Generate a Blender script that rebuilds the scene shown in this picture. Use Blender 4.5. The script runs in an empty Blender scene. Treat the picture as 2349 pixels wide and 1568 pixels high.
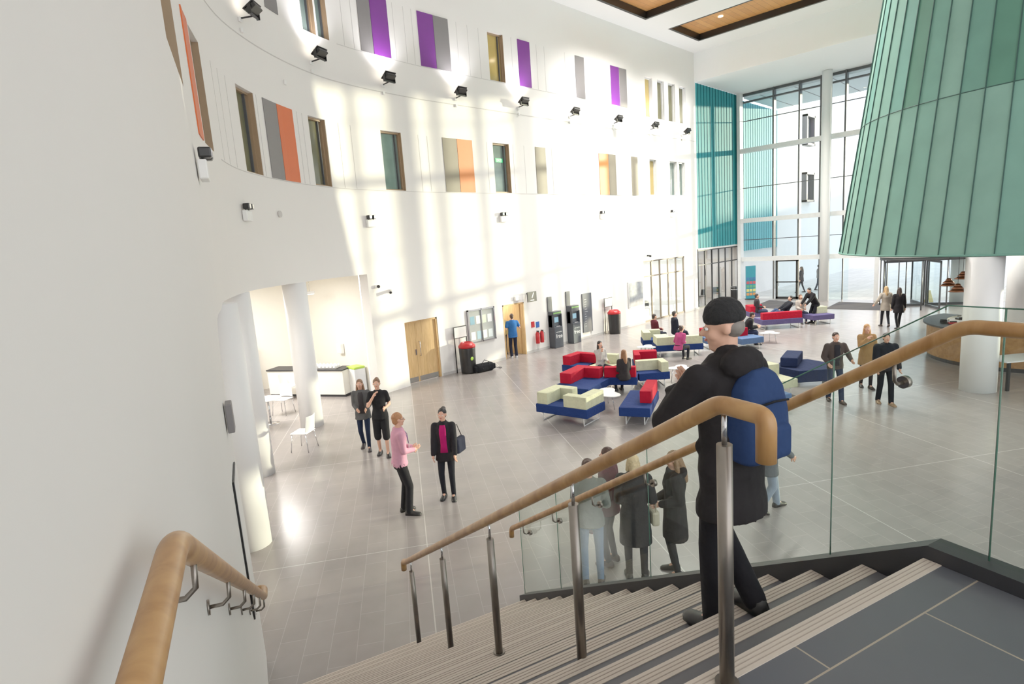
import bpy,bmesh,math,random
from mathutils import Vector,Matrix
random.seed(7)
C=bpy.context.scene.collection
PI=math.pi; V=Vector; rad=math.radians
VS=bpy.context.scene.view_settings
VS.view_transform='Standard'; VS.exposure=.27; VS.gamma=1.25
# ---------------------------------------------------------------- camera model
FP=1331.0; H=4.4
az=rad(45.4); pt=rad(9.4); ro=rad(4.11)
R0=V((math.sin(az),-math.cos(az),0)); FW=V((math.cos(az)*math.cos(pt),math.sin(az)*math.cos(pt),-math.sin(pt)))
U0=R0.cross(FW); CR=R0*math.cos(ro)-U0*math.sin(ro); CU=U0*math.cos(ro)+R0*math.sin(ro)
cam=bpy.data.objects.new('camera',bpy.data.cameras.new('camera')); C.objects.link(cam)
m=Matrix.Identity(4)
for i in range(3): m[i][0]=CR[i]; m[i][1]=CU[i]; m[i][2]=-FW[i]
m[2][3]=H; cam.matrix_world=m
cam.data.sensor_width=36; cam.data.lens=36*FP/2349; cam.data.clip_start=.05; cam.data.clip_end=400
bpy.context.scene.camera=cam
CP=V((0,0,H))
def ray(px,py): return FW*FP+CR*(px-1174.5)+CU*(784-py)
def fl(px,py,z=0):
    d=ray(px,py); t=(z-H)/d.z; p=CP+d*t; return V((p.x,p.y,z))
def onx(px,py,X):
    d=ray(px,py); return CP+d*(X/d.x)
def ony(px,py,Y=16.2):
    d=ray(px,py); return CP+d*(Y/d.y)
# ---------------------------------------------------------------- materials
def lin(c): 
    c=c/255.; return c/12.92 if c<=.04045 else ((c+.055)/1.055)**2.4
def RGB(c): return (lin(c[0]),lin(c[1]),lin(c[2]),1)
MC={}
def M(name,col,rough=.5,metal=0,var=.08,scale=6,bump=0,bscale=60,emit=0,spec=.5,coat=0):
    if name in MC: return MC[name]
    m=bpy.data.materials.new(name); m.use_nodes=True; nt=m.node_tree; b=nt.nodes['Principled BSDF']
    tc=nt.nodes.new('ShaderNodeTexCoord'); n=nt.nodes.new('ShaderNodeTexNoise'); n.inputs['Scale'].default_value=scale; n.inputs['Detail'].default_value=3
    nt.links.new(tc.outputs['Object'],n.inputs['Vector'])
    mx=nt.nodes.new('ShaderNodeMix'); mx.data_type='RGBA'
    c=RGB(col); mx.inputs[6].default_value=tuple(x*(1-var) for x in c[:3])+(1,); mx.inputs[7].default_value=tuple(min(1,x*(1+var)) for x in c[:3])+(1,)
    nt.links.new(n.outputs['Fac'],mx.inputs[0]); nt.links.new(mx.outputs[2],b.inputs['Base Color'])
    b.inputs['Roughness'].default_value=rough; b.inputs['Metallic'].default_value=metal; b.inputs['Specular IOR Level'].default_value=spec
    if coat: b.inputs['Coat Weight'].default_value=coat
    if emit: b.inputs['Emission Color'].default_value=c; b.inputs['Emission Strength'].default_value=emit
    if bump:
        n2=nt.nodes.new('ShaderNodeTexNoise'); n2.inputs['Scale'].default_value=bscale; nt.links.new(tc.outputs['Object'],n2.inputs['Vector'])
        bp=nt.nodes.new('ShaderNodeBump'); bp.inputs['Strength'].default_value=bump; bp.inputs['Distance'].default_value=.02
        nt.links.new(n2.outputs['Fac'],bp.inputs['Height']); nt.links.new(bp.outputs['Normal'],b.inputs['Normal'])
    MC[name]=m; return m
def cloth(c,rough=.9): return M('cloth_%d_%d_%d'%tuple(c),[x*.84 for x in c],rough,var=.18,scale=9,bump=.6,bscale=12,spec=.2)
def Mwood(name,c1,c2,scale=(1,1,1),rough=.4):
    m=bpy.data.materials.new(name); m.use_nodes=True; nt=m.node_tree; b=nt.nodes['Principled BSDF']
    tc=nt.nodes.new('ShaderNodeTexCoord'); mp=nt.nodes.new('ShaderNodeMapping'); mp.inputs['Scale'].default_value=scale
    n=nt.nodes.new('ShaderNodeTexNoise'); n.inputs['Scale'].default_value=4; n.inputs['Detail'].default_value=8; n.inputs['Distortion'].default_value=.6
    cr=nt.nodes.new('ShaderNodeValToRGB'); cr.color_ramp.elements[0].color=RGB(c1); cr.color_ramp.elements[1].color=RGB(c2)
    cr.color_ramp.elements[0].position=.3; cr.color_ramp.elements[1].position=.7
    nt.links.new(tc.outputs['Object'],mp.inputs['Vector']); nt.links.new(mp.outputs[0],n.inputs['Vector']); nt.links.new(n.outputs['Fac'],cr.inputs[0]); nt.links.new(cr.outputs[0],b.inputs['Base Color'])
    b.inputs['Roughness'].default_value=rough; return m
def Mtile(name,ca,cb,mort,rot,w,h,ms,rough,big=None,off=.5,spec=.5):
    m=bpy.data.materials.new(name); m.use_nodes=True; nt=m.node_tree; b=nt.nodes['Principled BSDF']
    tc=nt.nodes.new('ShaderNodeTexCoord'); mp=nt.nodes.new('ShaderNodeMapping'); mp.inputs['Rotation'].default_value=(0,0,rot)
    nt.links.new(tc.outputs['Object'],mp.inputs['Vector'])
    def brick(w,h,ms,off):
        k=nt.nodes.new('ShaderNodeTexBrick'); k.inputs['Scale'].default_value=1; k.inputs['Brick Width'].default_value=w; k.inputs['Row Height'].default_value=h
        k.inputs['Mortar Size'].default_value=ms; k.offset=off; k.inputs['Mortar Smooth'].default_value=.1; nt.links.new(mp.outputs[0],k.inputs['Vector']); return k
    k=brick(w,h,ms,off); k.inputs['Color1'].default_value=RGB(ca); k.inputs['Color2'].default_value=RGB(cb); k.inputs['Mortar'].default_value=RGB(mort); k.inputs['Bias'].default_value=0
    n=nt.nodes.new('ShaderNodeTexNoise'); n.inputs['Scale'].default_value=3; n.inputs['Detail'].default_value=6; nt.links.new(mp.outputs[0],n.inputs['Vector'])
    mr=nt.nodes.new('ShaderNodeMapRange'); mr.inputs[1].default_value=.3; mr.inputs[2].default_value=.7; mr.inputs[3].default_value=.95; mr.inputs[4].default_value=1.05
    nt.links.new(n.outputs['Fac'],mr.inputs[0])
    hs=nt.nodes.new('ShaderNodeHueSaturation'); nt.links.new(k.outputs['Color'],hs.inputs['Color']); nt.links.new(mr.outputs[0],hs.inputs['Value'])
    out=hs.outputs[0]
    if big:
        k2=brick(big[0],big[1],big[2],0); m2=nt.nodes.new('ShaderNodeMix'); m2.data_type='RGBA'; nt.links.new(k2.outputs['Fac'],m2.inputs[0]); nt.links.new(out,m2.inputs[6]); m2.inputs[7].default_value=RGB(big[3]); out=m2.outputs[2]
    nt.links.new(out,b.inputs['Base Color'])
    b.inputs['Roughness'].default_value=rough; b.inputs['Specular IOR Level'].default_value=spec
    return m
def Mglass(name,tint,fac=.05,rough=0.0):
    m=bpy.data.materials.new(name); m.use_nodes=True; nt=m.node_tree; nt.nodes.clear()
    o=nt.nodes.new('ShaderNodeOutputMaterial'); t=nt.nodes.new('ShaderNodeBsdfTransparent'); t.inputs[0].default_value=RGB(tint)
    g=nt.nodes.new('ShaderNodeBsdfGlossy'); g.inputs['Roughness'].default_value=rough; fr=nt.nodes.new('ShaderNodeLayerWeight'); fr.inputs[0].default_value=.15
    mt=nt.nodes.new('ShaderNodeMath'); mt.operation='MULTIPLY_ADD'; mt.inputs[1].default_value=.22; mt.inputs[2].default_value=fac*.3
    nt.links.new(fr.outputs['Fresnel'],mt.inputs[0])
    mx=nt.nodes.new('ShaderNodeMixShader'); nt.links.new(mt.outputs[0],mx.inputs[0]); nt.links.new(t.outputs[0],mx.inputs[1]); nt.links.new(g.outputs[0],mx.inputs[2]); nt.links.new(mx.outputs[0],o.inputs[0]); return m
WHITE=M('wall_paint',(236,233,229),.7,var=.012,scale=1.5)
CREAM=M('cream_paint',(243,238,226),.7,var=.02)
CEIL=M('ceiling_paint',(244,244,244),.8,var=.01)
FLOOR=Mtile('floor_tiles',(150,143,140),(145,138,135),(168,161,156),rad(-55.8),.6,.3,.0035,.22,big=(4.2,3.3,.008,(190,184,178)))
LAND=Mtile('landing_tiles',(84,86,92),(78,80,87),(160,146,128),rad(18),1.2,.6,.004,.42)
STRIP=M('nosing_strip',(200,186,172),.6,var=.06); GROOVE=M('groove',(160,146,134),.8)
STEEL=M('brushed_steel',(140,132,124),.34,1,var=.08,scale=30)
CHROME=M('chrome',(205,205,208),.15,1)
OAK=Mwood('oak_rail',(150,102,52),(188,142,86),(3,3,.7),.38)
OAKD=Mwood('oak_door',(194,154,98),(218,180,126),(6,6,.6),.45)
CWOOD=Mtile('ceiling_wood',(220,158,90),(200,136,72),(140,90,46),0,3.0,.28,.006,.5)
BLACK=M('black_metal',(16,16,18),.4); DARK=M('dark_grey',(36,36,40),.5); GREYP=M('grey_panel',(120,116,116),.55,var=.03); 
PURP=M('purple_panel',(112,36,134),.5,var=.05); ORNG=M('orange_panel',(216,94,28),.5,var=.05); ORN_SUN=M('orange_sunlit_panel',(214,124,60),.5,var=.05); TAUPE=M('taupe_panel',(136,128,110),.55,var=.04)  # tan orange is the same orange with sunlight put into its colour
SEAM=M('seam',(200,196,192),.8)
FRM=M('window_frame_taupe',(156,130,100),.5); FRMG=M('frame_grey',(72,74,78),.4,.1); FRMW=M('frame_white',(224,224,224),.4)
WGL=M('window_view',(108,106,78),.06,var=.5,scale=1.3,spec=.8)
WGL2=M('window_view_ochre',(184,160,92),.08,var=.35,scale=1.3,spec=.8)
WGL3=M('window_view_cool',(112,130,124),.06,var=.5,scale=1.6,spec=.8)
TEAL=M('teal_cladding',(40,138,146),.6,var=.14,scale=1.5,spec=.2); TEALD=M('teal_dark',(16,84,94),.6,spec=.2)
GLASS=Mglass('balustrade_glass',(247,252,249)); GLAZE=Mglass('glazing_glass',(248,253,254)); GEDGE=M('glass_edge',(60,108,90),.2)
PL=M('plastic_white',(236,236,234),.35); PB=M('plastic_black',(20,20,22),.35); RED=M('gloss_red',(186,10,22),.3)
COLM=M('column_white',(243,243,243),.4,var=.01)
LAMP=M('lamp_glow',(255,244,225),.5,emit=6); LAMPW=M('lamp_small_glow',(255,236,200),.5,emit=25)
FB=cloth((28,56,124)); FR=cloth((206,16,46)); FC=cloth((240,242,202)); FPU=cloth((98,88,140)); FLB=cloth((96,128,178)); FND=cloth((34,48,88))
# ---------------------------------------------------------------- mesh builder
class MB:
    def __init__(s): s.bm=bmesh.new(); s.m=[]; s.c=0
    def use(s,m):
        if m not in s.m: s.m.append(m)
        s.c=s.m.index(m); return s
    def _f(s,vs,T=None,bev=0,seg=2,sm=None):
        if T is not None: bmesh.ops.transform(s.bm,matrix=T,verts=vs)
        fs=set(f for v in vs for f in v.link_faces)
        if bev>0:
            es=set(e for v in vs for e in v.link_edges)
            r=bmesh.ops.bevel(s.bm,geom=list(es),offset=bev,segments=seg,affect='EDGES',profile=.5)
            fs|=set(r['faces']); fs={f for f in fs if f.is_valid}
        for f in fs:
            f.material_index=s.c
            if sm is not None: f.smooth=sm if sm!=2 else len(f.verts)==4
        return s
    def box(s,x0,y0,z0,x1,y1,z1,bev=0,T=None,seg=2):
        vs=bmesh.ops.create_cube(s.bm,size=1)['verts']
        a=Matrix.Translation(((x0+x1)/2,(y0+y1)/2,(z0+z1)/2))@Matrix.Diagonal((x1-x0,y1-y0,z1-z0,1))
        bmesh.ops.transform(s.bm,matrix=a,verts=vs)
        return s._f(vs,T,bev,seg)
    def cyl(s,p0,p1,r0,r1=None,n=16,T=None):
        p0=V(p0);p1=V(p1); r1=r0 if r1 is None else r1; d=p1-p0
        vs=bmesh.ops.create_cone(s.bm,cap_ends=True,segments=n,radius1=max(r0,1e-4),radius2=max(r1,1e-4),depth=d.length)['verts']
        a=Matrix.Translation((p0+p1)/2)@d.to_track_quat('Z','Y').to_matrix().to_4x4()
        bmesh.ops.transform(s.bm,matrix=a,verts=vs); return s._f(vs,T,sm=2 if n>4 else False)
    def ball(s,c,r,T=None,n=2):
        if not hasattr(r,'__len__'): r=(r,r,r)
        vs=bmesh.ops.create_icosphere(s.bm,subdivisions=n,radius=1)['verts']
        bmesh.ops.transform(s.bm,matrix=Matrix.Translation(c)@Matrix.Diagonal((r[0],r[1],r[2],1)),verts=vs); return s._f(vs,T,sm=True)
    def bone(s,p0,r0,p1,r1,n=12,T=None):
        s.cyl(p0,p1,r0,r1,n,T); s.ball(p0,r0,T,1 if n<10 else 2); return s.ball(p1,r1,T,1 if n<10 else 2)
    def rings(s,R,T=None,cap=True,sm=True):
        vv=[[s.bm.verts.new(p) for p in r] for r in R]; n=len(R[0]); fs=[]
        for a,b in zip(vv,vv[1:]):
            for i in range(n): fs.append(s.bm.faces.new((a[i],a[(i+1)%n],b[(i+1)%n],b[i])))
        for f in fs: f.smooth=sm
        if cap: fs.append(s.bm.faces.new(vv[0][::-1])); fs.append(s.bm.faces.new(vv[-1]))
        for f in fs: f.material_index=s.c
        if T is not None: bmesh.ops.transform(s.bm,matrix=T,verts=[v for r in vv for v in r])
        return s
    def tube(s,pts,r,n=12,T=None):
        pts=[V(p) for p in pts]; R=[]; up=None
        for i,p in enumerate(pts):
            t=((pts[min(i+1,len(pts)-1)]-pts[max(i-1,0)])).normalized()
            if up is None: up=t.orthogonal().normalized()
            up=(up-t*up.dot(t)).normalized(); w=t.cross(up)
            rr=r[i] if hasattr(r,'__len__') else r
            R.append([p+up*math.cos(2*PI*k/n)*rr+w*math.sin(2*PI*k/n)*rr for k in range(n)])
        return s.rings(R,T)
    def lathe(s,prof,n=24,c=(0,0,0),T=None,sm=True):
        return s.rings([[V(c)+V((r*math.cos(2*PI*k/n),r*math.sin(2*PI*k/n),z)) for k in range(n)] for r,z in prof],T,sm=sm)
    def prism(s,poly,z0,z1,T=None,sm=False):
        return s.rings([[V((p[0],p[1],z0)) for p in poly],[V((p[0],p[1],z1)) for p in poly]],T,sm=sm)
    def quad(s,a,b,c,d):
        f=s.bm.faces.new([s.bm.verts.new(p) for p in (a,b,c,d)]); f.material_index=s.c; return s
    def build(s,name,parent=None,loc=None,rz=0,center=False,norm=True):
        if norm: bmesh.ops.recalc_face_normals(s.bm,faces=s.bm.faces)
        me=bpy.data.meshes.new(name)
        o=bpy.data.objects.new(name,me)
        if center:
            xs=[v.co for v in s.bm.verts]; c=V(((min(v.x for v in xs)+max(v.x for v in xs))/2,(min(v.y for v in xs)+max(v.y for v in xs))/2,min(v.z for v in xs)))
            bmesh.ops.translate(s.bm,vec=-c,verts=s.bm.verts); o.location=c
        s.bm.to_mesh(me); s.bm.free()
        for mm in s.m: me.materials.append(mm)
        if loc is not None: o.location=loc
        if rz: o.rotation_euler=(0,0,rz)
        C.objects.link(o)
        if parent: o.parent=parent
        return o
def tag(o,label=None,cat=None,group=None,kind=None):
    if label: o['label']=label
    if cat: o['category']=cat
    if group: o['group']=group
    if kind: o['kind']=kind
    return o
def thing(name,label,cat,loc=(0,0,0),rz=0,group=None,kind=None):
    o=bpy.data.objects.new(name,None); o.empty_display_size=.1; C.objects.link(o); o.location=loc; o.rotation_euler=(0,0,rz); return tag(o,label,cat,group,kind)
def struct(o,label=None,cat=None): 
    o['kind']='structure'; 
    if label: o['label']=label
    if cat: o['category']=cat
    return o
def kids(o): return [c for c in bpy.data.objects if c.parent==o]
def dup(o,loc,rz,label=None,group=None):
    r=o.copy(); C.objects.link(r); r.location=loc; r.rotation_euler=(0,0,rz)
    if label: r['label']=label
    if group: r['group']=group
    for ch in kids(o):
        c=ch.copy(); C.objects.link(c); c.parent=r
        for g in kids(ch):
            d=g.copy(); C.objects.link(d); d.parent=c
    return r
def text(body,size,mat,parent,loc,rot=(PI/2,0,0),name='lettering',ext=.001):
    cu=bpy.data.curves.new('t','FONT'); cu.body=body; cu.size=size; cu.extrude=ext; cu.align_x='CENTER'; cu.align_y='CENTER'
    t=bpy.data.objects.new('t',cu); C.objects.link(t); bpy.context.view_layer.update()
    me=bpy.data.meshes.new_from_object(t.evaluated_get(bpy.context.evaluated_depsgraph_get())); bpy.data.objects.remove(t)
    me.materials.clear(); me.materials.append(mat)
    o=bpy.data.objects.new(name,me); C.objects.link(o); o.location=loc; o.rotation_euler=rot; o.parent=parent; return o
# ---------------------------------------------------------------- stair frame
P0=V((3.13,.467,0)); DD=V((.309,.951,0)); NN=V((-.951,.309,0)); SA=math.atan2(.951,.309)
def st(d,s,z=0): return P0+DD*d+NN*s+V((0,0,z))
def swall(d): return 3.113-.0435*d
# ---------------------------------------------------------------- curved wall path
ctl=[st(-6,swall(-6)),st(-3,swall(-3)),st(0,swall(0)),st(2.6,swall(2.6)),st(4.9,swall(4.9)),V((2.62,7.95,0)),V((3.62,10.5,0)),V((5.43,13.35,0)),V((8.65,15.55,0)),V((12.6,16.2,0)),V((16,16.2,0)),V((20,16.2,0))]
path=[]
def cat(a,b,c,d,t): return .5*((2*b)+(c-a)*t+(2*a-5*b+4*c-d)*t*t+(3*b-a-3*c+d)*t**3)
for i in range(1,len(ctl)-2):
    n=10
    for k in range(n): path.append(cat(ctl[i-1],ctl[i],ctl[i+1],ctl[i+2],k/n))
path=[V((p.x,min(p.y,16.2),0)) for p in path if p.x<12.6]+[V((12.6,16.2,0)),V((31.5,16.2,0))]
path=[ctl[0]]+path
LU=[0]
for a,b in zip(path,path[1:]): LU.append(LU[-1]+(b-a).length)
def seg(u):
    for i in range(len(LU)-1):
        if u<=LU[i+1]: return i
    return len(LU)-2
def WP(u,z=0,off=0):
    i=seg(u); a,b=path[i],path[i+1]; t=(b-a).normalized(); p=a+t*(u-LU[i]); n=V((t.y,-t.x,0)); return V((p.x,p.y,z))+n*off
def WA(u): i=seg(u); t=path[i+1]-path[i]; return math.atan2(t.y,t.x)
def uX(X): return LU[-2]+(X-12.6)
def hit(px,py):
    d=ray(px,py); best=None
    for i in range(len(path)-1):
        a,b=path[i],path[i+1]; e=b-a; den=d.x*e.y-d.y*e.x
        if abs(den)<1e-9: continue
        t=(a.x*e.y-a.y*e.x)/den; w=(a.x*d.y-a.y*d.x)/den
        if t>1e-4 and -1e-6<=w<=1.000001 and (best is None or t<best[0]): best=(t,LU[i]+w*e.length,H+d.z*t)
    return best[1],best[2]
def uY(Y):
    for i in range(len(path)-1):
        if path[i].y<=Y<=path[i+1].y: return LU[i]+(Y-path[i].y)/(path[i+1].y-path[i].y)*(LU[i+1]-LU[i])
LZ=(6.41,8.23); UZ=(10.46,12.15)
lowwin=[((372,60),(421,195),WGL3),((470,322),(492,352),WGL),((554,300),(592,300),WGL),((716,350),(754,350),WGL),((880,375),(926,375),WGL3),((1134,388),(1171,388),WGL3),((1491,408),(1507,408),WGL2),((1537,411),(1554,411),WGL3),((1557,411),(1572,411),WGL3)]
upwin=[((692,45),(722,52),WGL3),((726,52),(752,58),WGL3),((1121,130),(1156,130),WGL2),((1480,218),(1497,218),WGL2),((1508,220),(1524,222),WGL),((1533,226),(1549,226),WGL),((1558,230),(1573,230),WGL)]
wins=[]
for L,(z0,z1) in ((lowwin,LZ),(upwin,UZ)):
    for i,(a,b,mt) in enumerate(L):
        u0=hit(*a)[0]; u1=hit(*b)[0]; zz0,zz1=z0,z1
        if a[0]==372: u0=u1-1.6
        if a[0]>1470: zz1=z1-.05
        if a[0]>1470 and z0>9: zz0,zz1=10.2,12.1
        wins.append((u0,u1,zz0,zz1,mt,'lower' if z0<9 else 'upper'))
xd0=ony(927,800).x; xd1=ony(1008,800).x; xw0=ony(1157,770).x; xw1=ony(1206,770).x
uA0=uY(6.35); 
holes=[(w[0],w[1],w[2],w[3],.22) for w in wins]
holes+=[(uA0,hit(843,640)[0],0,3.85,.35),(uX(xd0),uX(xd1),0,2.14,.16),(uX(xw0),uX(xw1),0,2.14,.3),(uX(25.7),uX(29.9),0,3.15,.3)]
uA1=holes[len(wins)][1]
us=set(LU); zs={0,9.38,14.0}
for h in holes: us|={h[0],h[1]}; zs|={h[2],h[3]}
for k in range(1,15): us.add(LU[-1]-k*1.3)
us=sorted(us); zs=sorted(zs); us=[u for i,u in enumerate(us) if i==0 or u-us[i-1]>1e-4]
mb=MB().use(WHITE); vc={}
def gv(u,z,off=0):
    k=(round(u,4),round(z,4),off)
    if k not in vc: vc[k]=mb.bm.verts.new(WP(u,z,off))
    return vc[k]
def inh(u,z): return any(h[0]<u<h[1] and h[2]<z<h[3] for h in holes)
for a,b in zip(us,us[1:]):
    for z0,z1 in zip(zs,zs[1:]):
        if not inh((a+b)/2,(z0+z1)/2):
            f=mb.bm.faces.new((gv(a,z0),gv(b,z0),gv(b,z1),gv(a,z1))); f.smooth=True
for (u0,u1,z0,z1,dp) in holes:
    uu=[u for u in us if u0-1e-4<=u<=u1+1e-4]
    for a,b in zip(uu,uu[1:]):
        for z in (z0,z1):
            if z>0: mb.quad(WP(a,z),WP(b,z),WP(b,z,-dp),WP(a,z,-dp))
    for u in (u0,u1): mb.quad(WP(u,z0),WP(u,z1),WP(u,z1,-dp),WP(u,z0,-dp))
for k in range(6):
    a0=PI/2*k/6; a1=PI/2*(k+1)/6; r=.9
    q=lambda a:(uA0+r-r*math.sin(a) , 3.85-r+r*math.cos(a))
    (ua,za),(ub,zb)=q(a0),q(a1)
    f=mb.bm.faces.new([mb.bm.verts.new(p) for p in (WP(uA0,3.85),WP(ua,za),WP(ub,zb))])
    mb.quad(WP(ua,za),WP(ub,zb),WP(ub,zb,-.35),WP(ua,za,-.35))
struct(mb.build('wall_left',norm=False),'tall white curved atrium wall with two bands of windows','wall')
def strip(mb,u0,u1,z0,z1,o0,o1):
    uu=[u0]+[u for u in LU if u0+.01<u<u1-.01]+[u1]
    mb.rings([[WP(u,z0,o0),WP(u,z0,o1),WP(u,z1,o1),WP(u,z1,o0)] for u in uu],sm=False)
mb=MB().use(SEAM); strip(mb,uY(7.0),LU[-1]-.02,9.37,9.395,0,.006); struct(mb.build('trim_1',center=True),'thin shadow gap line round the curved wall','trim')
def seams(name,pts,z0,z1,lab,uend):
    mb=MB().use(SEAM)
    for p in pts:
        u=hit(*p)[0]; strip(mb,u-.008,u+.008,z0,z1,0,.004)
    a=hit(*pts[0])[0]-.3
    strip(mb,a,uend,z0-.03,z0-.015,0,.006); 
    struct(mb.build(name,center=True),lab,'trim')
seams('trim_2',[(502,280),(516,290),(532,295),(600,320),(690,340),(702,345),(785,370),(812,370),(965,380),(985,380),(1120,385),(1180,390),(1205,390),(1268,395),(1310,398),(1345,400),(1418,405),(1436,405)],LZ[0],LZ[1],'vertical joints between white panels of the lower window band',hit(1465,430)[0])
seams('trim_3',[(785,55),(808,62),(905,80),(930,88),(948,90),(1050,110),(1075,115),(1100,120),(1175,140),(1232,150),(1250,155),(1297,165),(1355,180),(1380,190)],UZ[0],UZ[1],'vertical joints between white panels of the upper window band',hit(1438,220)[0])
EXI=M('exit_green',(30,150,90),.4,emit=1)
for i,(u0,u1,z0,z1,mt,bd) in enumerate(wins):
    um=(u0+u1)/2; w=thing('window_%d'%(i+1),None,None,WP(um,z0),WA(um),kind='structure'); hw=(u1-u0)/2; h=z1-z0
    f=MB().use(FRM if u1<uX(20) else FRMW)
    for a in ((-hw,.0,-hw+.05,h),(hw-.05,0,hw,h),(-hw,0,hw,.05),(-hw,h-.05,hw,h)): f.box(a[0],.10,a[1],a[2],.22,a[3])
    f.box(hw-.015,.0,0,hw,.1,h)
    if u1<uX(20): f.use(FRMG).box(hw*.55,.12,0,hw*.55+.03,.2,h)
    f.build('window_frame',w); MB().use(mt).box(-hw,.18,0,hw,.2,h).build('pane',w)
    if bd=='lower' and i==5:
        MB().use(EXI).box(-.18,.165,1.15,.2,.175,1.3).build('exit_sign',w); text('EXIT',.13,PL,w,(.01,.16,1.22))
pans=[((452,285),(466,322),0,ORNG,'narrow orange wall panel seen edge-on at the far left of the lower band'),
((613,320),(642,320),0,GREYP,'mid grey wall panel left of the largest orange panel'),((643,322),(677,322),0,ORNG,'largest orange wall panel, beside a grey panel at left of lower band'),
((1019,380),(1051,380),0,TAUPE,'taupe wall panel left of the middle orange panel'),((1052,380),(1086,380),0,ORN_SUN,'middle orange wall panel in the sunlit lower band'),
((1230,390),(1253,390),0,TAUPE,'lone taupe wall panel right of the window showing a green exit sign'),
((1375,400),(1396,400),0,ORN_SUN,'farthest orange wall panel in the lower band'),((1397,400),(1413,400),0,TAUPE,'narrow taupe panel right of the farthest orange panel'),((1449,403),(1463,403),0,TAUPE,'last narrow taupe panel at the right end of lower band'),
((606,8),(634,12),1,GREYP,'grey wall panel cut by the top edge at upper left'),
((823,60),(851,62),1,GREYP,'grey wall panel left of the nearest purple panel'),((852,62),(891,70),1,PURP,'nearest purple wall panel, right of a grey panel, cut by top edge'),
((961,95),(996,95),1,PURP,'purple wall panel joined to a grey panel on its right, above third floodlight'),((997,98),(1030,98),1,GREYP,'grey wall panel right of the second purple panel'),
((1189,145),(1216,145),1,PURP,'lone purple wall panel right of the ochre upper window'),((1320,172),(1340,172),1,GREYP,'lone grey wall panel in upper band between two purple ones'),
((1401,195),(1420,195),1,PURP,'farthest purple wall panel near the four narrow windows'),((1421,195),(1437,195),1,GREYP,'narrow grey wall panel right of the farthest purple panel')]
for a,b,k,mt,lab in pans:
    z0,z1=(LZ,UZ)[k]; mb=MB().use(mt); strip(mb,hit(*a)[0],hit(*b)[0],z0,z1,.001,.02); tag(mb.build('wall_panel',center=True),lab,'wall panel')
# ---------------------------------------------------------------- floor, stairs
mb=MB().use(FLOOR); mb.box(-9,-16,-.3,37,22,0); struct(mb.build('floor'),'grey brown stone tiled atrium floor with pale joints','floor')
PAVE=Mtile('paving',(205,203,200),(195,193,190),(170,168,165),0,.9,.6,.01,.8)
mb=MB().use(PAVE); mb.box(37,-60,-.3,140,60,-.01); struct(mb.build('ground'),'pale paving outside the glass front','ground')
struct(MB().use(WHITE).box(16,-14.3,0,37.1,-14,14).build('wall_sun_block'),'unseen white wall added on the right to block sun from the left wall','wall')  # unseen wall, added to keep direct sun off the near left wall
stair=thing('staircase','wide straight flight of grey stone steps with pale ribbed nosings','staircase',(0,0,0))
G=.29; RS=.175
def quadbox(mb,d0,d1,s0a,s1f,z0,z1):
    p=[st(d0,s0a),st(d1,s0a),st(d1,s1f(d1)),st(d0,s1f(d0))]; mb.prism([(q.x,q.y) for q in p],z0,z1)
sw=lambda d:swall(d)-.004
RISER=M('tread_stone',(92,91,95),.5)
for k in range(1,16):
    mb=MB().use(RISER); z=2.8-RS*k; d0=(k-1)*G
    quadbox(mb,d0,d0+G,.022,sw,max(0.001,z-.35 if k<15 else .001),z); mb.build('step',stair)
def nosing(d,z,nm):
    mb=MB().use(STRIP); quadbox(mb,d-.068,d+.010,.024,sw,z-.03,z+.004)
    mb.use(GROOVE)
    for q in (-.05,-.03,-.011): quadbox(mb,d+q,d+q+.004,.03,sw,z,z+.0055)
    return mb.build(nm,stair)
for k in range(0,16): nosing(k*G,2.8-RS*k,'nosing_strip')
mb=MB().use(LAND); quadbox(mb,-5,-.001,.022,sw,0.0,2.8)
o=mb.build('floor_landing'); struct(o,'grey tiled stair landing','floor')
bal=thing('glass_balustrade','frameless glass balustrade with oak handrail on the open right side of stairs','balustrade',(0,0,0))
mb=MB().use(DARK)
def sl(u): return 2.8 if u<0 else 2.8-RS/G*u
bd=[-3.6,-1.7,-.21,.535,2.1,3.6,4.5]
mb.rings([[st(u,.02,max(0,sl(u)-.32)),st(u,-.1,max(0,sl(u)-.32)),st(u,-.1,sl(u)+.07),st(u,.02,sl(u)+.07)] for u in (-3.6,0,4.5)],sm=False); mb.build('string',bal)
for a,b in zip(bd,bd[1:]):
    mb=MB().use(GLASS); uu=[a]+([0] if a<0<b else [])+[b]; a2=.006
    R=[]
    for u in uu:
        v=u+a2 if u==a else (u-a2 if u==b else u)
        R.append([st(v,-.05,sl(v)+.06),st(v,-.065,sl(v)+.06),st(v,-.065,sl(v)+1.2),st(v,-.05,sl(v)+1.2)])
    mb.rings(R,sm=False); g=mb.build('glass_panel',bal)
    mb=MB().use(GEDGE)
    mb.cyl(st(b-.004,-.0575,sl(b)+.06),st(b-.004,-.0575,sl(b)+1.2),.004,n=6)
    mb.build('glass_edge',g); MB().use(GEDGE).tube([st(u,-.0575,sl(u)+1.2) for u in uu],.0035,6).build('glass_top_edge',g)
mb=MB().use(OAK)
def rail(mb,pts,r=.034,fr=.055):
    P=[V(p) for p in pts]; out=[P[0]]
    for a,b,c in zip(P,P[1:],P[2:]):
        d1=(a-b).normalized()*min(fr,(a-b).length*.45); d2=(c-b).normalized()*min(fr,(c-b).length*.45)
        for k in range(7):
            t=k/6; out.append((b+d1)*(1-t)**2+b*2*t*(1-t)+(b+d2)*t*t)
    out.append(P[-1]); mb.tube(out,r,20)
rail(mb,[st(-3.6,.05,3.93),st(-.12,.05,3.93),st(4.42,.05,1.1),st(4.52,.05,1.04),st(4.53,.05,.93)],.031); mb.build('handrail',bal)
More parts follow.
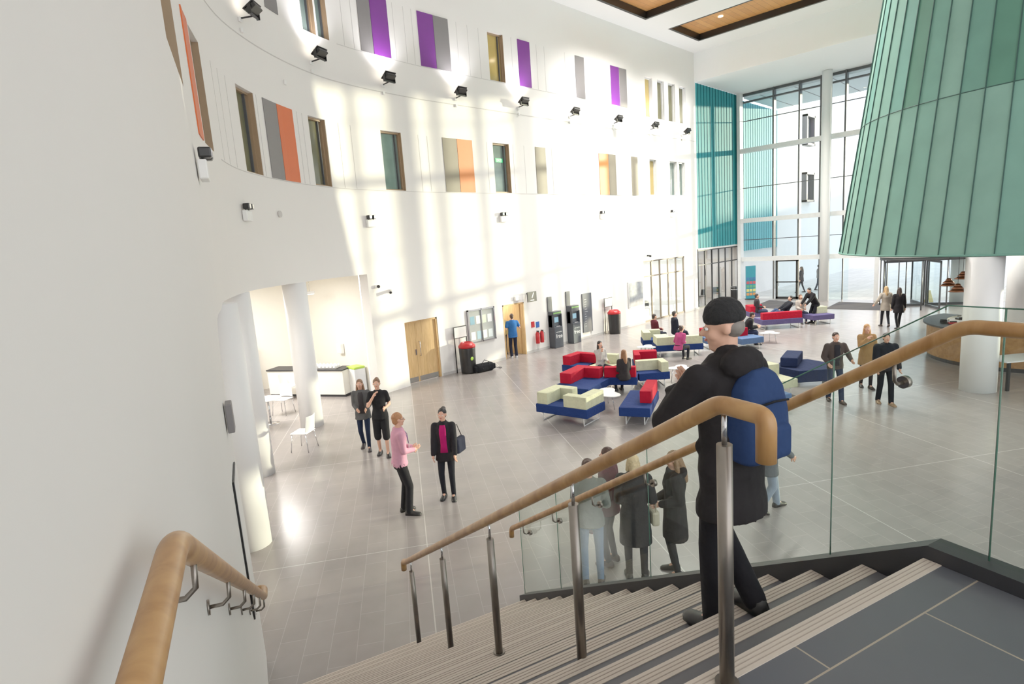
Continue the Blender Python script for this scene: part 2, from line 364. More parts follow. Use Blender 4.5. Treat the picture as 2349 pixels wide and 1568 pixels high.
def rz_(u): return 3.93 if u<-.12 else 3.93-(u+.12)*.625
for u in (-2.2,-1.0,.16,1.2,2.0,2.75,3.5,4.2):
    mb=MB().use(STEEL); z=rz_(u); mb.cyl(st(u,-.05,z-.13),st(u,-.02,z-.13),.03,n=20); mb.tube([st(u,-.03,z-.13),st(u,.02,z-.13),st(u,.045,z-.11),st(u,.05,z-.03)],.009,8); mb.build('bracket',bal)
cr=thing('centre_handrail','oak handrail on five steel posts down the middle of the stairs','handrail',(0,0,0))
mb=MB().use(OAK); rail(mb,[st(-.235,1.4,3.69),st(-.235,1.4,3.835),st(-.05,1.4,3.835),st(4.36,1.4,1.13),st(4.5,1.4,1.06),st(4.51,1.4,.96)],.031,.035); mb.build('handrail',cr)
for u in (-.07,.9,2.0,3.1,4.2):
    k=int(math.floor(u/G))+1 if u>=0 else 0; zb=2.8-RS*k; zt=3.83-(max(u,-.05)+.05)*.613
    p=MB().use(STEEL); p.cyl(st(u,1.4,zb),st(u,1.4,zt-.13),.026,n=24); p.cyl(st(u,1.4,zb),st(u,1.4,zb+.015),.042,n=24); po=p.build('post',cr)
    MB().use(CHROME).cyl(st(u,1.4,zt-.13),st(u,1.4,zt-.02),.009,n=12).build('spigot',po)
wr=thing('wall_handrail','thick oak handrail fixed to the curved white wall beside the stairs','handrail',(0,0,0))
mb=MB().use(OAK); s_=lambda d:swall(d)-.095
rail(mb,[st(-2.6,s_(-2.6),3.73),st(.2,s_(.2),3.73),st(4.6,s_(4.6),1.1),st(4.95,s_(4.95),1.0),st(4.97,s_(4.97)+.06,1.0)],.035,.08); mb.build('handrail',wr)
for u in (.45,1.35,2.2,3.0,3.8,4.5):
    z=3.73-(u-.2)*.598; mb=MB().use(STEEL); w=swall(u)
    mb.cyl(st(u,w,z-.13),st(u,w-.008,z-.13),.034,n=20); mb.tube([st(u,w,z-.13),st(u,w-.06,z-.135),st(u,w-.09,z-.11),st(u,w-.095,z-.03)],.009,10); mb.build('bracket',wr)
u=uY(5.6); t=thing('framed_board','thin black framed board on stair wall seen edge-on','board',WP(u,1.15,.004),WA(u)); MB().use(BLACK).box(-.3,-.014,0,.3,0,1.35).build('frame',t); MB().use(PL).box(-.28,-.018,.02,.28,-.014,1.33).build('panel',t)
t=thing('access_box','small grey metal box on the wall edge above the left column','box',WP(uY(5.75),2.85,.012),WA(uY(5.75))); MB().use(GREYP).box(-.1,-.06,0,.1,0,.28,bev=.01).build('box_body',t)
# ---------------------------------------------------------------- ceiling
mb=MB().use(CEIL)
for x0,x1,y0,y1 in ((-9,20.3,-16,18),(24.8,26.75,-16,18),(29.8,31.5,-16,18),(20.3,24.8,15.1,18),(26.75,29.8,15.1,18)): mb.box(x0,y0,14,x1,y1,14.5)
mb.box(31.4,-16,12.5,31.5,16.2,14.0); mb.box(31.5,-16,12.5,37.1,16.2,12.7)
struct(mb.build('ceiling'),'white ceiling with dropped soffit at the glass front','ceiling')
for i,(x0,x1) in enumerate(((20.3,24.8),(26.75,29.8))):
    t=thing('ceiling_panel',('large oak ceiling panel with black edge, nearer the camera','oak ceiling panel with black edge, farther, next to the glass front')[i],'ceiling panel',((x0+x1)/2,0,14.2),0); w=(x1-x0)/2
    MB().use(CWOOD).box(-w,-16,.1,w,15.1,.15).build('wood_lining',t)
    for q in ((-w,-16,-w+.12,14.98),(w-.12,-16,w,14.98),(-w,14.98,w,15.1)): MB().use(BLACK).box(q[0],q[1],-.2,q[2],q[3],.1).build('black_edge',t)
    for y in (13.2,9,5,1,-3):
        for x in ((-.9,.9) if i==0 else (0,)):
            MB().use(LAMPW).cyl((x,y,.095),(x,y,.085),.11,n=20).build('downlight',t)
            l=bpy.data.lights.new('downlight_lamp','SPOT'); l.energy=1500; l.spot_size=rad(130); l.spot_blend=.6; l.shadow_soft_size=.3; l.color=(1,.96,.9)
            lo=bpy.data.objects.new('downlight_lamp',l); C.objects.link(lo); lo.location=(x+(x0+x1)/2,y,14.2)
# ---------------------------------------------------------------- teal cladding and front glazing
TEALX=M('teal_outside_lit',(104,174,184),.6,var=.1,spec=.2); TEALXD=M('teal_outside_lit_seam',(64,130,140),.6,spec=.2)  # paler copies of the inside teal, outdoor brightness put into the colour
def cladding(name,x0,x1,z0,z1,lab,ma,mbb):
    t=thing(name,lab,'wall cladding',(x0,16.19,z0)); MB().use(ma).box(0,0,0,x1-x0,.14,z1-z0).build('cladding_sheet',t)
    mb=MB().use(mbb); x=.2
    while x<x1-x0: mb.box(x,-.02,0,x+.03,0,z1-z0); x+=.36
    mb.build('standing_seams',t); return t
cladding('teal_cladding',31.52,36.9,3.48,12.49,'teal metal cladding with vertical seams, inside the glass front',TEAL,TEALD)
cladding('teal_cladding',37.1,43.3,3.0,12.25,'teal metal cladding outside, seen through the glass front',TEALX,TEALXD)
EXT=M('exterior_render',(222,224,225),.8,var=.03)
mb=MB().use(EXT); mb.box(43.3,16.2,-.01,62,16.6,13.5); mb.box(37.1,16.4,-.01,43.3,16.6,3.0); struct(mb.build('wall_outside'),'white rendered facade outside','wall')
for z in (11.4,7.2):
    p=49.0; t=thing('box_window','projecting grey box window, '+('upper one' if z>9 else 'lower one')+' on the white building outside','window',(p,16.2,z-1.1))
    MB().use(GREYP).box(-.9,-.35,0,-.75,0,2.2).box(.75,-.35,0,.9,0,2.2).box(-.9,-.35,2.05,.9,0,2.2).box(-.9,-.35,0,.9,0,.15).build('surround',t); MB().use(FRMG).box(-.75,-.05,.15,.75,0,2.05).build('pane',t)
t=thing('canopy','grey panelled canopy projecting outside over the glass front','canopy',(37.3,0,12.3)); MB().use(M('canopy_grey',(186,194,198),.5)).box(0,-14,0,5.5,16,.25).build('soffit',t)
mb=MB().use(FRMG)
for y in range(-13,16,2): mb.box(0,y-.02,-.015,5.5,y+.02,0)
mb.build('soffit_joints',t)
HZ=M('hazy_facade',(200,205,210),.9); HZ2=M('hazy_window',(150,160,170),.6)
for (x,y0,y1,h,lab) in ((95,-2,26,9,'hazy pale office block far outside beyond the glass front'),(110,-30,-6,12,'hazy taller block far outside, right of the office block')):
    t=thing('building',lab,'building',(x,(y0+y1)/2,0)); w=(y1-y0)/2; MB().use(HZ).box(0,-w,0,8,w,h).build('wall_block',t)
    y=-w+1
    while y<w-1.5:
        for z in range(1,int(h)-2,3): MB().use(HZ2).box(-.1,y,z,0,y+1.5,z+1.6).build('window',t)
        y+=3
GX=37.0; ys=[16.1,14.06,12.6,11.45,10.2,9.0,7.8,6.6,5.4,4.2,3.0,1.8,.6,-.6,-2.5,-4.5,-6.5,-8.5,-10.5,-12.5,-13.9]
gf=thing('window_30',None,None,(GX,0,0),0,kind='structure')
mb=MB().use(FRMG)
for y in ys: mb.box(-.12,y-.045,2.5,.22,y+.045,12.5)
for z in (3.7,6.9,10.9): mb.box(0,-14,z-.02,.12,16.1,z+.02)
mb.box(-.05,-14,11.95,.12,16.1,12.05); mb.box(-.05,-14,12.35,.12,16.1,12.5)
mb.build('mullions',gf)
mb=MB().use(FRMW)
for z in (2.5,4.9,9.12): mb.box(-.36,-14,z-.13,.05,16.1,z+.13)
mb.build('transom',gf)
mb=MB().use(FRMW)
for y in (16.0,8.4,4.8,1.2,-2.5,-6.5): mb.box(-.5,y-.1,0,-.05,y+.1,12.5)
mb.build('shadow_fins',gf)  # deep verticals added to throw wide shadow bands on the curved wall
MB().use(GLAZE).box(.02,-14,2.5,.04,16.1,12.5).build('pane',gf)
mb=MB().use(FRMG)
for y in ys[1:5]+[8.0]: mb.box(-.03,y-.03,0,.05,y+.03,2.5)
mb.build('lower_frame',gf)
MB().use(GLAZE).box(.0,9.9,0,.02,12.5,2.42).build('lower_pane',gf)
pd=onx(1781,640,GX); pe=onx(1832,640,GX); t=thing('door_1',None,None,(GX-.1,(pd.y+pe.y)/2,0),0,kind='structure'); hw=abs(pd.y-pe.y)/2
mb=MB().use(BLACK)
for q in ((-hw,0,-hw+.12,2.4),(hw-.12,0,hw,2.4),(-hw,2.28,hw,2.4),(-hw,0,hw,.14),(-hw,1.0,hw,1.07)): mb.box(-.03,q[0],q[1],.03,q[2],q[3])
mb.build('door_frame',t); MB().use(GLAZE).box(-.01,-hw,.1,.01,hw,2.3).build('door_glass',t); MB().use(CHROME).cyl((-.06,hw-.2,.8),(-.06,hw-.2,1.4),.015).build('door_handle',t)
c=V((34.9,5.9,0)); t=thing('revolving_door','wide glazed revolving door at the main entrance','revolving door',c)
MB().use(FRMG).lathe([(1.95,2.35),(1.95,2.5)],40).build('canopy_ring',t)
MB().use(COLM).lathe([(2.0,2.5),(2.0,2.72)],40).build('canopy',t)
for k in range(12):
    a=k*PI/6+.1
    if k in (2,8): continue
    MB().use(FRMG).cyl((1.9*math.cos(a),1.9*math.sin(a),0),(1.9*math.cos(a),1.9*math.sin(a),2.35),.03,n=8).build('drum_post',t)
for k in range(4):
    a=k*PI/2+.5; T=Matrix.Rotation(a,4,'Z')
    w=MB().use(FRMG).box(.1,-.03,0,.16,.03,2.3,T=T).box(1.74,-.03,0,1.8,.03,2.3,T=T).box(.1,-.03,2.2,1.8,.03,2.3,T=T).box(.1,-.03,0,1.8,.03,.12,T=T).build('wing_frame',t); MB().use(GLAZE).box(.16,-.008,.12,1.74,.008,2.2,T=T).build('wing_glass',w)
def column(px,py,r,z1,label,loc=None,grp=None):
    p=loc or fl(px,py); return tag(MB().use(COLM).lathe([(r,0),(r,z1)],40).build('column',loc=p),label,'column',grp)
column(0,0,.25,12.49,'tall slender white column standing at the glass front',V((36.1,10.9,0)))
column(0,0,.3,3.85,'white round column at the left edge, partly behind the stair wall',V((2.98,9.25,0)))
column(0,0,.3,3.85,'white round column in front of the cafe opening, middle of three',V((4.33,12.28,0)))
column(0,0,.3,3.85,'white round column beside the white cafe chairs, farthest of three',V((6.72,14.72,0)))
column(0,0,.38,3.34,'thick white column under the near side of the green cone',V((18.15,1.88,0)))
column(2197,692,.36,3.34,'white column behind the pendant lamps under the green cone')
column(2330,735,.36,3.34,'white column at right edge under the green cone')
# ---------------------------------------------------------------- green cone
CC=V((23.6,.5,0)); cone=thing('cone_pod','huge tapering pod clad in green copper panels, held on white columns','pod',CC+V((0,0,3.35)))
cols=[M('copper_%d'%i,c,.65,var=.18,scale=1.4,spec=.25) for i,c in enumerate([(116,164,150),(106,156,142),(126,170,156),(86,136,118),(104,158,146)])]
CSEAM=M('copper_seam',(40,78,72),.6)
zz=[3.35,7.3,11.2,13.98]; rr=lambda z:5.9-(z-3.35)*.137
NP=62
mb=MB()
for lv in range(3):
    for k in range(NP):
        a0=2*PI*k/NP; a1=2*PI*(k+1)/NP; z0,z1=zz[lv],zz[lv+1]
        mb.use(random.choice(cols[:3] if lv==0 else cols))
        mb.quad(*[V((rr(z)*math.cos(a),rr(z)*math.sin(a),z-3.35)) for a,z in ((a0,z0),(a1,z0),(a1,z1),(a0,z1))])
mb.use(CEIL); mb.bm.faces.new([mb.bm.verts.new((5.88*math.cos(2*PI*k/NP),5.88*math.sin(2*PI*k/NP),.0)) for k in range(NP)])
mb.build('cladding',cone)
mb=MB().use(CSEAM)
for k in range(NP):
    a=2*PI*k/NP; T=Matrix.Rotation(a,4,'Z')
    mb.rings([[V((rr(z)-.01,-.01,z-3.35)),V((rr(z)+.025,-.01,z-3.35)),V((rr(z)+.025,.01,z-3.35)),V((rr(z)-.01,.01,z-3.35))] for z in (3.35,13.98)],T,sm=False)
for z in zz[1:3]: mb.lathe([(rr(z)+.004,z-3.36),(rr(z)+.018,z-3.35),(rr(z)+.004,z-3.335)],NP)
mb.build('seams',cone)
MB().use(cols[1]).lathe([(5.9,-.0),(5.93,-.0),(5.93,.05),(5.9,.05)],NP).build('rim',cone)
# ---------------------------------------------------------------- rooms behind the wall
mb=MB().use(CREAM); XA=WP(uA1).x
pts=[(XA+.05,16.45),(XA+.05,20.6),(-1,20.6),(-1,6.0),(1.6,6.0)]
for (a,b) in zip(pts,pts[1:]): mb.quad(V((a[0],a[1],0)),V((b[0],b[1],0)),V((b[0],b[1],3.86)),V((a[0],a[1],3.86)))
uu=[u for u in us if uA0-.01<=u<=uA1+.01]
poly=[WP(u,3.86,-.02) for u in uu]+[V((XA+.05,20.6,3.86)),V((-1,20.6,3.86)),V((-1,6.0,3.86))]
f=mb.bm.faces.new([mb.bm.verts.new(p) for p in poly]); f.material_index=0
struct(mb.build('wall_alcove',norm=False),'cream walls of the cafe alcove','wall')
t=thing('ceiling_light','slim white linear light hanging in the cafe alcove','light',(8.6,18.2,3.3)); MB().use(PL).box(-.35,-.05,0,.35,.05,.09,bev=.01).build('housing',t); MB().use(LAMP).box(-.32,-.04,-.01,.32,.04,0).build('diffuser',t)
for x in (-.2,.2): MB().use(CHROME).cyl((x,0,.09),(x,0,.55),.006,n=6).build('suspension_wire',t)
def area(loc,size,e,rot=(0,0,0),col=(1,.96,.9)):
    l=bpy.data.lights.new('room_lamp','AREA'); l.size=size; l.energy=e; l.color=col; o=bpy.data.objects.new('room_lamp',l); C.objects.link(o); o.location=loc; o.rotation_euler=rot
area((6.2,17.6,3.8),2.0,260); area((2.0,13,3.8),2,220)
def room(name,x0,x1,y1,z1,mat,y0=16.2):
    mb=MB().use(mat)
    for a,b in (((x0,y0),(x0,y1)),((x0,y1),(x1,y1)),((x1,y1),(x1,y0))): mb.quad(V((a[0],a[1],0)),V((b[0],b[1],0)),V((b[0],b[1],z1)),V((a[0],a[1],z1)))
    mb.quad(V((x0,y0,z1)),V((x1,y0,z1)),V((x1,y1,z1)),V((x0,y1,z1))); return struct(mb.build(name,norm=False),'room behind '+name.split('_')[1],'wall')
room('wall_corridor',xw0-.1,xw1+.1,18.5,2.5,CREAM,16.45); area(((xw0+xw1)/2,17.4,2.45),.6,25)
room('wall_office',25.2,30.4,20.5,3.3,WHITE,16.45); area((28,18,3.25),2,160)
room('wall_shop',31.52,37.0,20.5,3.45,M('shop_wall',(190,178,170),.7),16.36); area((34.5,18,3.4),2,150)
mb=MB().use(WHITE); mb.box(31.4,16.2,0,31.5,16.45,3.45); mb.box(31.5,16.2,3.38,37,16.35,3.47); struct(mb.build('trim_4'),'white pier beside the shop front','trim')
t=thing('door_2',None,None,((xd0+xd1)/2,16.2,0),0,kind='structure'); hw=(xd1-xd0)/2
MB().use(OAKD).box(-hw,.0,0,-hw+.06,.14,2.14).box(hw-.06,0,0,hw,.14,2.14).box(-hw,0,2.08,hw,.14,2.14).build('door_frame',t)
sx=-hw+.06+(2*hw-.12)*.36
for a,b in ((-hw+.06,sx-.004),(sx+.004,hw-.06)):
    l=MB().use(OAKD).box(a,.06,.01,b,.11,2.08).build('door_leaf',t); MB().use(CHROME).box(a+.03,.05,.02,b-.03,.06,.2).build('kick_plate',l)
MB().use(CHROME).tube([(sx+.12,.06,.9),(sx+.12,.0,.9),(sx+.12,.0,1.4),(sx+.12,.06,1.4)],.014).build('pull_handle',t); MB().use(CHROME).box(sx-.06,.04,.95,sx-.02,.06,1.15).build('lock_plate',t)
t=thing('door_3',None,None,((xw0+xw1)/2,16.2,0),0,kind='structure'); hw=(xw1-xw0)/2
MB().use(OAKD).box(-hw,-.01,0,-hw+.05,.2,2.14).box(hw-.05,-.01,0,hw,.2,2.14).box(-hw,-.01,2.09,hw,.2,2.14).build('door_frame',t)
l=MB().use(OAKD).box(hw-.09,.2,.01,hw-.05,1.1,2.08).build('door_leaf',t); MB().use(CHROME).box(hw-.11,.95,1.0,hw-.09,1.0,1.2).build('door_handle',l)
t=thing('poster','yellow and green poster on the corridor wall inside the doorway','poster',(xw0+.25,17.3,1.4)); MB().use(M('poster_yellow',(214,200,60),.6)).box(0,0,0,.45,.02,.7).use(M('poster_green',(60,110,60),.6)).box(.04,-.004,.05,.41,0,.3).build('sheet',t)
def screen(name,x0,x1,z1,n,tr,fm,label=None):
    t=thing(name,None,None,((x0+x1)/2,16.2,0),0,kind='structure'); w=(x1-x0)/2; mb=MB().use(fm)
    for k in range(n+1):
        x=-w+2*w*k/n; mb.box(x-.03,.05,0,x+.03,.12,z1)
    mb.box(-w,.05,z1-.06,w,.12,z1); mb.box(-w,.05,tr-.03,w,.12,tr+.03); mb.box(-w,.05,0,w,.12,.08); mb.build('screen_frame',t)
    MB().use(GLAZE).box(-w,.08,.05,w,.09,z1-.05).build('pane',t); return t
FRMB=M('frame_bronze',(136,120,100),.5)
screen('window_31',25.7,29.9,3.15,5,2.35,FRMB); screen('window_32',31.55,36.95,3.37,6,2.5,DARK)
# ---------------------------------------------------------------- wall fixtures
def wt(name,label,cat,px,py,group=None,z=None):
    u,zz_=hit(px,py); return thing(name,label,cat,WP(u,zz_ if z is None else z,.004),WA(u),group)
fl_pts=[(548,40),(712,140),(877,193),(1044,224),(1188,245),(1306,266),(1406,282),(1490,296),(1564,309)]
words=['nearest black floodlight, at the top edge above the upper left window','black floodlight second from the left in the upper row','black floodlight third from the left, below the nearest purple panel','black floodlight fourth from the left, below grey and purple panels','black floodlight fifth from the left, beside the ochre window','middle-right black floodlight, sixth in the row','seventh black floodlight, below the farthest purple panel','eighth black floodlight, second last in the row','last black floodlight, nearest to the teal cladding']
proto=None
for i,p in enumerate(fl_pts):
    u,z=hit(*p)
    if proto is None:
        t=thing('floodlight',words[0],'floodlight',WP(u,z,.004),WA(u),'floodlights along the curved wall'); proto=t
        MB().use(PL).box(-.06,-.05,-.1,.06,0,.0,bev=.01).build('wall_mount',t); MB().use(BLACK).tube([(0,-.03,-.02),(0,-.3,.0)],.02,8).box(-.2,-.36,-.02,.2,-.32,.02).box(-.21,-.38,-.02,-.19,-.3,.18).box(.19,-.38,-.02,.21,-.3,.18).build('bracket',t)
        T=Matrix.Translation((0,-.34,.14))@Matrix.Rotation(rad(-35),4,'X')
        MB().use(BLACK).box(-.18,-.13,-.07,.18,.13,.04,bev=.02,T=T).box(-.2,-.15,.03,.2,.15,.055,T=T).build('lamp_head',t); MB().use(LAMP).box(-.16,-.11,.056,.16,.11,.06,T=T).build('lamp_glass',t)
        MB().use(PL).box(-.035,-.05,-.32,.035,0,-.22,bev=.01).build('sensor',t)
    else: t=dup(proto,WP(u,z,.004),WA(u),words[i])
    l=bpy.data.lights.new('flood_lamp','SPOT'); l.energy=85; l.spot_size=rad(120); l.spot_blend=.8; l.shadow_soft_size=.15; l.color=(.98,.95,1)
    lo=bpy.data.objects.new('flood_lamp',l); C.objects.link(lo); lo.location=WP(u,z+.35,.5); 
    dirv=(WP(u,z+1.4,0)-WP(u,z+.35,.5)); lo.rotation_euler=dirv.to_track_quat('-Z','Y').to_euler()
em=[(452,390),(560,494),(848,512),(1153,502),(1380,496),(1541,492)]
ew=['nearest twin emergency light, under the lower windows at left','white twin emergency light left of the sunlit area','white twin emergency light at the edge of the sunlit wall','white twin emergency light in the middle of the sunlit wall','small white emergency light above the glazed office screen','farthest white emergency light near teal cladding']
proto=None
for i,p in enumerate(em):
    u,z=hit(*p)
    if proto is None:
        proto=thing('emergency_light',ew[0],'emergency light',WP(u,z,.02),WA(u),'twin emergency lights')
        MB().use(PL).box(-.17,-.1,-.12,.17,0,.1,bev=.015).build('housing',proto)
        for x in (-.09,.09):
            l=MB().use(PB).box(x-.06,-.16,.12,x+.06,-.02,.24,bev=.02).cyl((x,-.06,.08),(x,-.06,.14),.015,n=8).build('lamp_head',proto); MB().use(CHROME).box(x-.045,-.165,.135,x+.045,-.16,.225).build('lens',l)
    else: dup(proto,WP(u,z,.02 if i<3 else .004),WA(u),ew[i])
t=wt('security_camera','small dome camera beside the cafe opening','camera',862,657); MB().use(PL).box(-.06,-.1,-.05,.06,0,.05,bev=.01).build('mount',t); MB().use(PB).ball((0,-.12,0),.055).build('lens',t)
t=wt('security_camera','white bullet camera pointing down from the wall above the oak door','camera',893,668); MB().use(PL).cyl((.1,-.08,.03),(-.2,-.28,-.02),.05).box(.02,-.1,-.04,.1,0,.06,bev=.01).build('housing',t); MB().use(PB).cyl((-.2,-.28,-.02),(-.205,-.284,-.022),.04).build('lens',t)
t=wt('security_camera','small camera above the glazed office screen','camera',1485,586); MB().use(PB).cyl((0,-.06,0),(-.1,-.25,-.03),.05).box(-.04,-.05,-.04,.04,0,.04).build('housing',t)
t=wt('wall_sensor','small white sensor on the blank curved wall between floodlights','sensor',652,188); MB().use(PL).box(-.04,-.04,-.07,.04,0,.05,bev=.01).build('housing',t)
t=wt('smoke_detector','round grey detector on the curved wall right of the second emergency light','detector',640,491); MB().use(SEAM).cyl((0,0,0),(0,-.04,0),.08).build('housing',t)
def wx(px,py): p=ony(px,py); return p.x,p.z
x0,z1=wx(1069,712); x1,_=wx(1131,704); _,z0=wx(1072,790); t=thing('notice_board','glazed aluminium notice board pinned with papers, left of doorway','notice board',((x0+x1)/2,16.19,z0)); w=(x1-x0)/2; h=z1-z0
f=MB().use(CHROME)
for q in ((-w,0,-w+.05,h),(w-.05,0,w,h),(-w,0,w,.05),(-w,h-.05,w,h),(-.02,0,.02,h)): f.box(q[0],-.06,q[1],q[2],0,q[3])
f.build('frame',t); MB().use(M('felt',(158,162,162),.9)).box(-w,-.02,0,w,-.005,h).build('back_board',t)
pc=[(225,228,230),(150,180,196),(230,230,225),(205,215,220),(120,160,180),(235,235,230),(196,208,190),(225,225,230)]
for k in range(8):
    x=-w+.1+(k%4)*(2*w-.2)/4+.03; zq=.12+(k//4)*(h/2-.05); MB().use(M('paper%d'%k,pc[k],.8)).box(x,-.026,zq,x+.21,-.02,zq+.3).build('notice',t)
def bin_(px,py,label):
    p=fl(px,py); t=thing('litter_bin',label,'bin',(p.x,15.75,0))
    MB().use(PB).lathe([(.26,0),(.27,.05),(.3,.9),(.3,.93)],28).build('bin_body',t); MB().use(RED).lathe([(.31,.93),(.31,1.0),(.2,1.12),(.18,1.12),(.18,1.0)],28).build('bin_lid',t)
    for x in (-.28,.28): MB().use(BLACK).box(x-.015,.3,0,x+.015,.33,1.35).build('sign_post',t)
    s=MB().use(DARK).box(-.31,.29,1.25,.31,.32,1.68).build('sign_board',t); MB().use(PL).box(-.28,.285,1.28,.28,.29,1.65).build('sign_face',s); return t
b1=bin_(1062,852,'black bin with red lid and sign board, beside the black holdall'); b2=bin_(1404,764,'black bin with red lid and sign board, right of the dark directory panel')
MB().use(M('lime_print',(160,205,60),.5)).ball((-.05,-.292,.55),(.07,.01,.07)).build('emblem',b1)
p=fl(1107,851); t=thing('holdall','black sports holdall lying on the floor by the bin','bag',(p.x+.05,p.y-.05,0),rad(-8))
MB().use(cloth((26,27,32))).box(-.38,-.17,0,.38,.17,.3,bev=.11,seg=4).box(-.44,-.12,.04,-.34,.12,.24,bev=.04).box(.34,-.12,.04,.44,.12,.24,bev=.04).build('bag_body',t)
MB().use(DARK).tube([(-.16,-.17,.12),(-.15,-.12,.34),(0,-.05,.42),(.15,-.12,.34),(.16,-.17,.12)],.014,8).build('handle',t); MB().use(GREYP).tube([(.42,0,.1),(.6,-.15,.015),(.75,-.05,.012),(.7,.1,.012)],.012,8).build('strap',t)
def atm(px,py,z1,label):
    x=ony(px,py).x; t=thing('cash_machine',label,'cash machine',(x,15.95,0)); g=M('atm_grey',(60,64,72),.4)
    MB().use(g).box(-.27,-.1,0,.27,.24,.9,bev=.02).box(-.27,-.06,1.38,.27,.24,z1,bev=.02).box(-.27,.02,.89,.27,.24,1.39).box(-.27,-.08,.88,-.23,.2,1.42).box(.23,-.08,.88,.27,.2,1.42).build('cabinet',t)
    MB().use(M('screen_blue',(120,160,180),.3,emit=.4)).box(-.13,.01,1.08,.13,.02,1.3).build('screen',t)
    MB().use(M('atm_green',(120,170,90),.4)).box(-.25,-.07,z1-.1,.25,-.06,z1-.04).build('header',t)
    MB().use(CHROME).box(-.12,-.08,.9,.12,.02,.93).build('keypad',t); text('free',.26,PL,t,(0,-.106,.5)); text('cash machine',.07,PL,t,(0,-.106,.68))
    MB().use(g).box(-.27,.2,z1,.0,.24,z1+.62).build('back_panel',t); return t
atm(1268,760,1.55,'dark grey cash machine lettered free, nearer of the two'); atm(1309,745,1.65,'dark grey cash machine lettered free, left of the directory panel')
x0,z1=wx(1333,674); x1,z0=wx(1358,758); t=thing('directory_panel','tall dark directory panel with white lines of text on wall','sign',((x0+x1)/2,16.19,z0)); w=abs(x1-x0)/2; h=z1-z0
MB().use(M('directory_grey',(74,78,88),.5)).box(-w,-.05,0,w,0,h).build('panel',t); mb=MB().use(M('print_pale',(190,192,196),.6))
for k in range(12): mb.box(-w+.12,-.053,h*.16+k*h*.062,-w+.12+random.uniform(.25,.6)*w*1.2,-.05,h*.16+k*h*.062+.018)
mb.build('text_lines',t)
x0,z1=wx(1439,652); x1,z0=wx(1475,705); t=thing('framed_picture','wide framed picture on wall left of the office screen','picture',((x0+x1)/2,16.19,z0+.1)); w=abs(x1-x0)/2; h=z1-z0
MB().use(CHROME).box(-w,-.05,0,w,0,h).build('frame',t); MB().use(M('print_grey',(140,144,150),.5,var=.7,scale=5)).box(-w+.06,-.055,.06,w-.06,-.05,h-.06).build('print',t)
for px,lab in ((1227,'red fire extinguisher, left of the pair on wall'),(1237,'red fire extinguisher, right of the pair on wall')):
    x,_=wx(px,770); t=thing('fire_extinguisher',lab,'fire extinguisher',(x,16.05,.35)); MB().use(RED).lathe([(.02,0),(.08,.01),(.085,.04),(.085,.4),(.05,.48),(.03,.5)],20).build('cylinder',t); MB().use(PB).box(-.02,-.09,.5,.02,.03,.54).cyl((0,0,.48),(0,0,.52),.02).tube([(0,-.05,.5),(.08,-.09,.4),(.08,-.08,.1)],.01,6).build('valve',t)
for (px,py,w,h,lab,mt) in ((1222,744,.1,.12,'small red and white fire notice above extinguishers',RED),(1233,744,.1,.12,'small blue notice above the extinguishers',M('notice_blue',(40,90,170),.5))):
    x,z=wx(px,py); tag(MB().use(mt).box(-w,-.01,-h,w,0,h).build('notice',loc=(x,16.195,z)),lab,'notice')
x,z=wx(1208,680); t=thing('hanging_sign','black projecting sign with a white pen mark and arrow above doorway','sign',(x,16.19,z)); MB().use(BLACK).box(-.26,-.3,-.2,.26,-.26,.2).box(-.03,-.26,.1,.03,0,.14).build('panel',t); MB().use(PL).box(-.02,-.305,-.08,.02,-.3,.15,T=Matrix.Translation((.02,0,.03))@Matrix.Rotation(rad(30),4,'Y')).box(-.12,-.305,-.15,.1,-.3,-.12).build('symbol',t)
t=thing('wall_box','white box above the doorway','box',(x-.6,16.19,z)); MB().use(PL).box(-.15,-.1,-.08,.15,0,.08,bev=.01).build('housing',t)
mb=MB().use(SEAM)
for a,b in ((XA,xd0),(xd1,xw0),(xw1,25.7),(29.9,31.5)): mb.box(a,16.185,0,b,16.2,.1)
struct(mb.build('baseboard_left'),'low skirting along the straight wall','baseboard')
# ---------------------------------------------------------------- front area items
p=fl(1722,686); t=thing('banner_stand','tall leaflet stand with teal header near the glass front','stand',p,rad(-45)); MB().use(BLACK).lathe([(.35,0),(.35,.04),(.05,.05)],24).build('base',t)
MB().use(M('teal_print',(50,140,160),.5)).box(-.3,-.05,.05,.3,.05,2.1).build('panel',t)
for k,c in enumerate([(206,140,80),(216,206,120),(90,160,120),(190,80,90),(60,110,160)]): 
    for x in (-.2,0,.2): MB().use(M('leaf%d'%k,c,.6)).box(x-.08,-.07,.25+k*.24,x+.08,-.05,.42+k*.24).build('leaflet',t)
p=fl(1684,694); t=thing('litter_bin','slim black bin standing before the shop front','bin',p); MB().use(PB).lathe([(.2,0),(.2,.95),(.16,1.0)],20).build('bin_body',t); MB().use(CHROME).lathe([(.205,.8),(.205,.84)],20).build('band',t)
MAT=M('entrance_mat',(66,62,66),.95,bump=.4,bscale=120)
def quadmat(pts,lab): tag(MB().use(MAT).prism([(fl(*p).x,fl(*p).y) for p in pts],0.001,.015).build('entrance_mat',center=True),lab,'mat')
quadmat([(1893,708),(2045,712),(2090,699),(1925,692)],'dark entrance mat in front of the revolving door'); quadmat([(1728,703),(1800,710),(1835,695),(1765,688)],'dark entrance mat in front of the single glass door')
p=fl(2130,692); t=thing('wet_floor_sign','small yellow wet floor sign by the revolving door','sign',p,rad(-30))
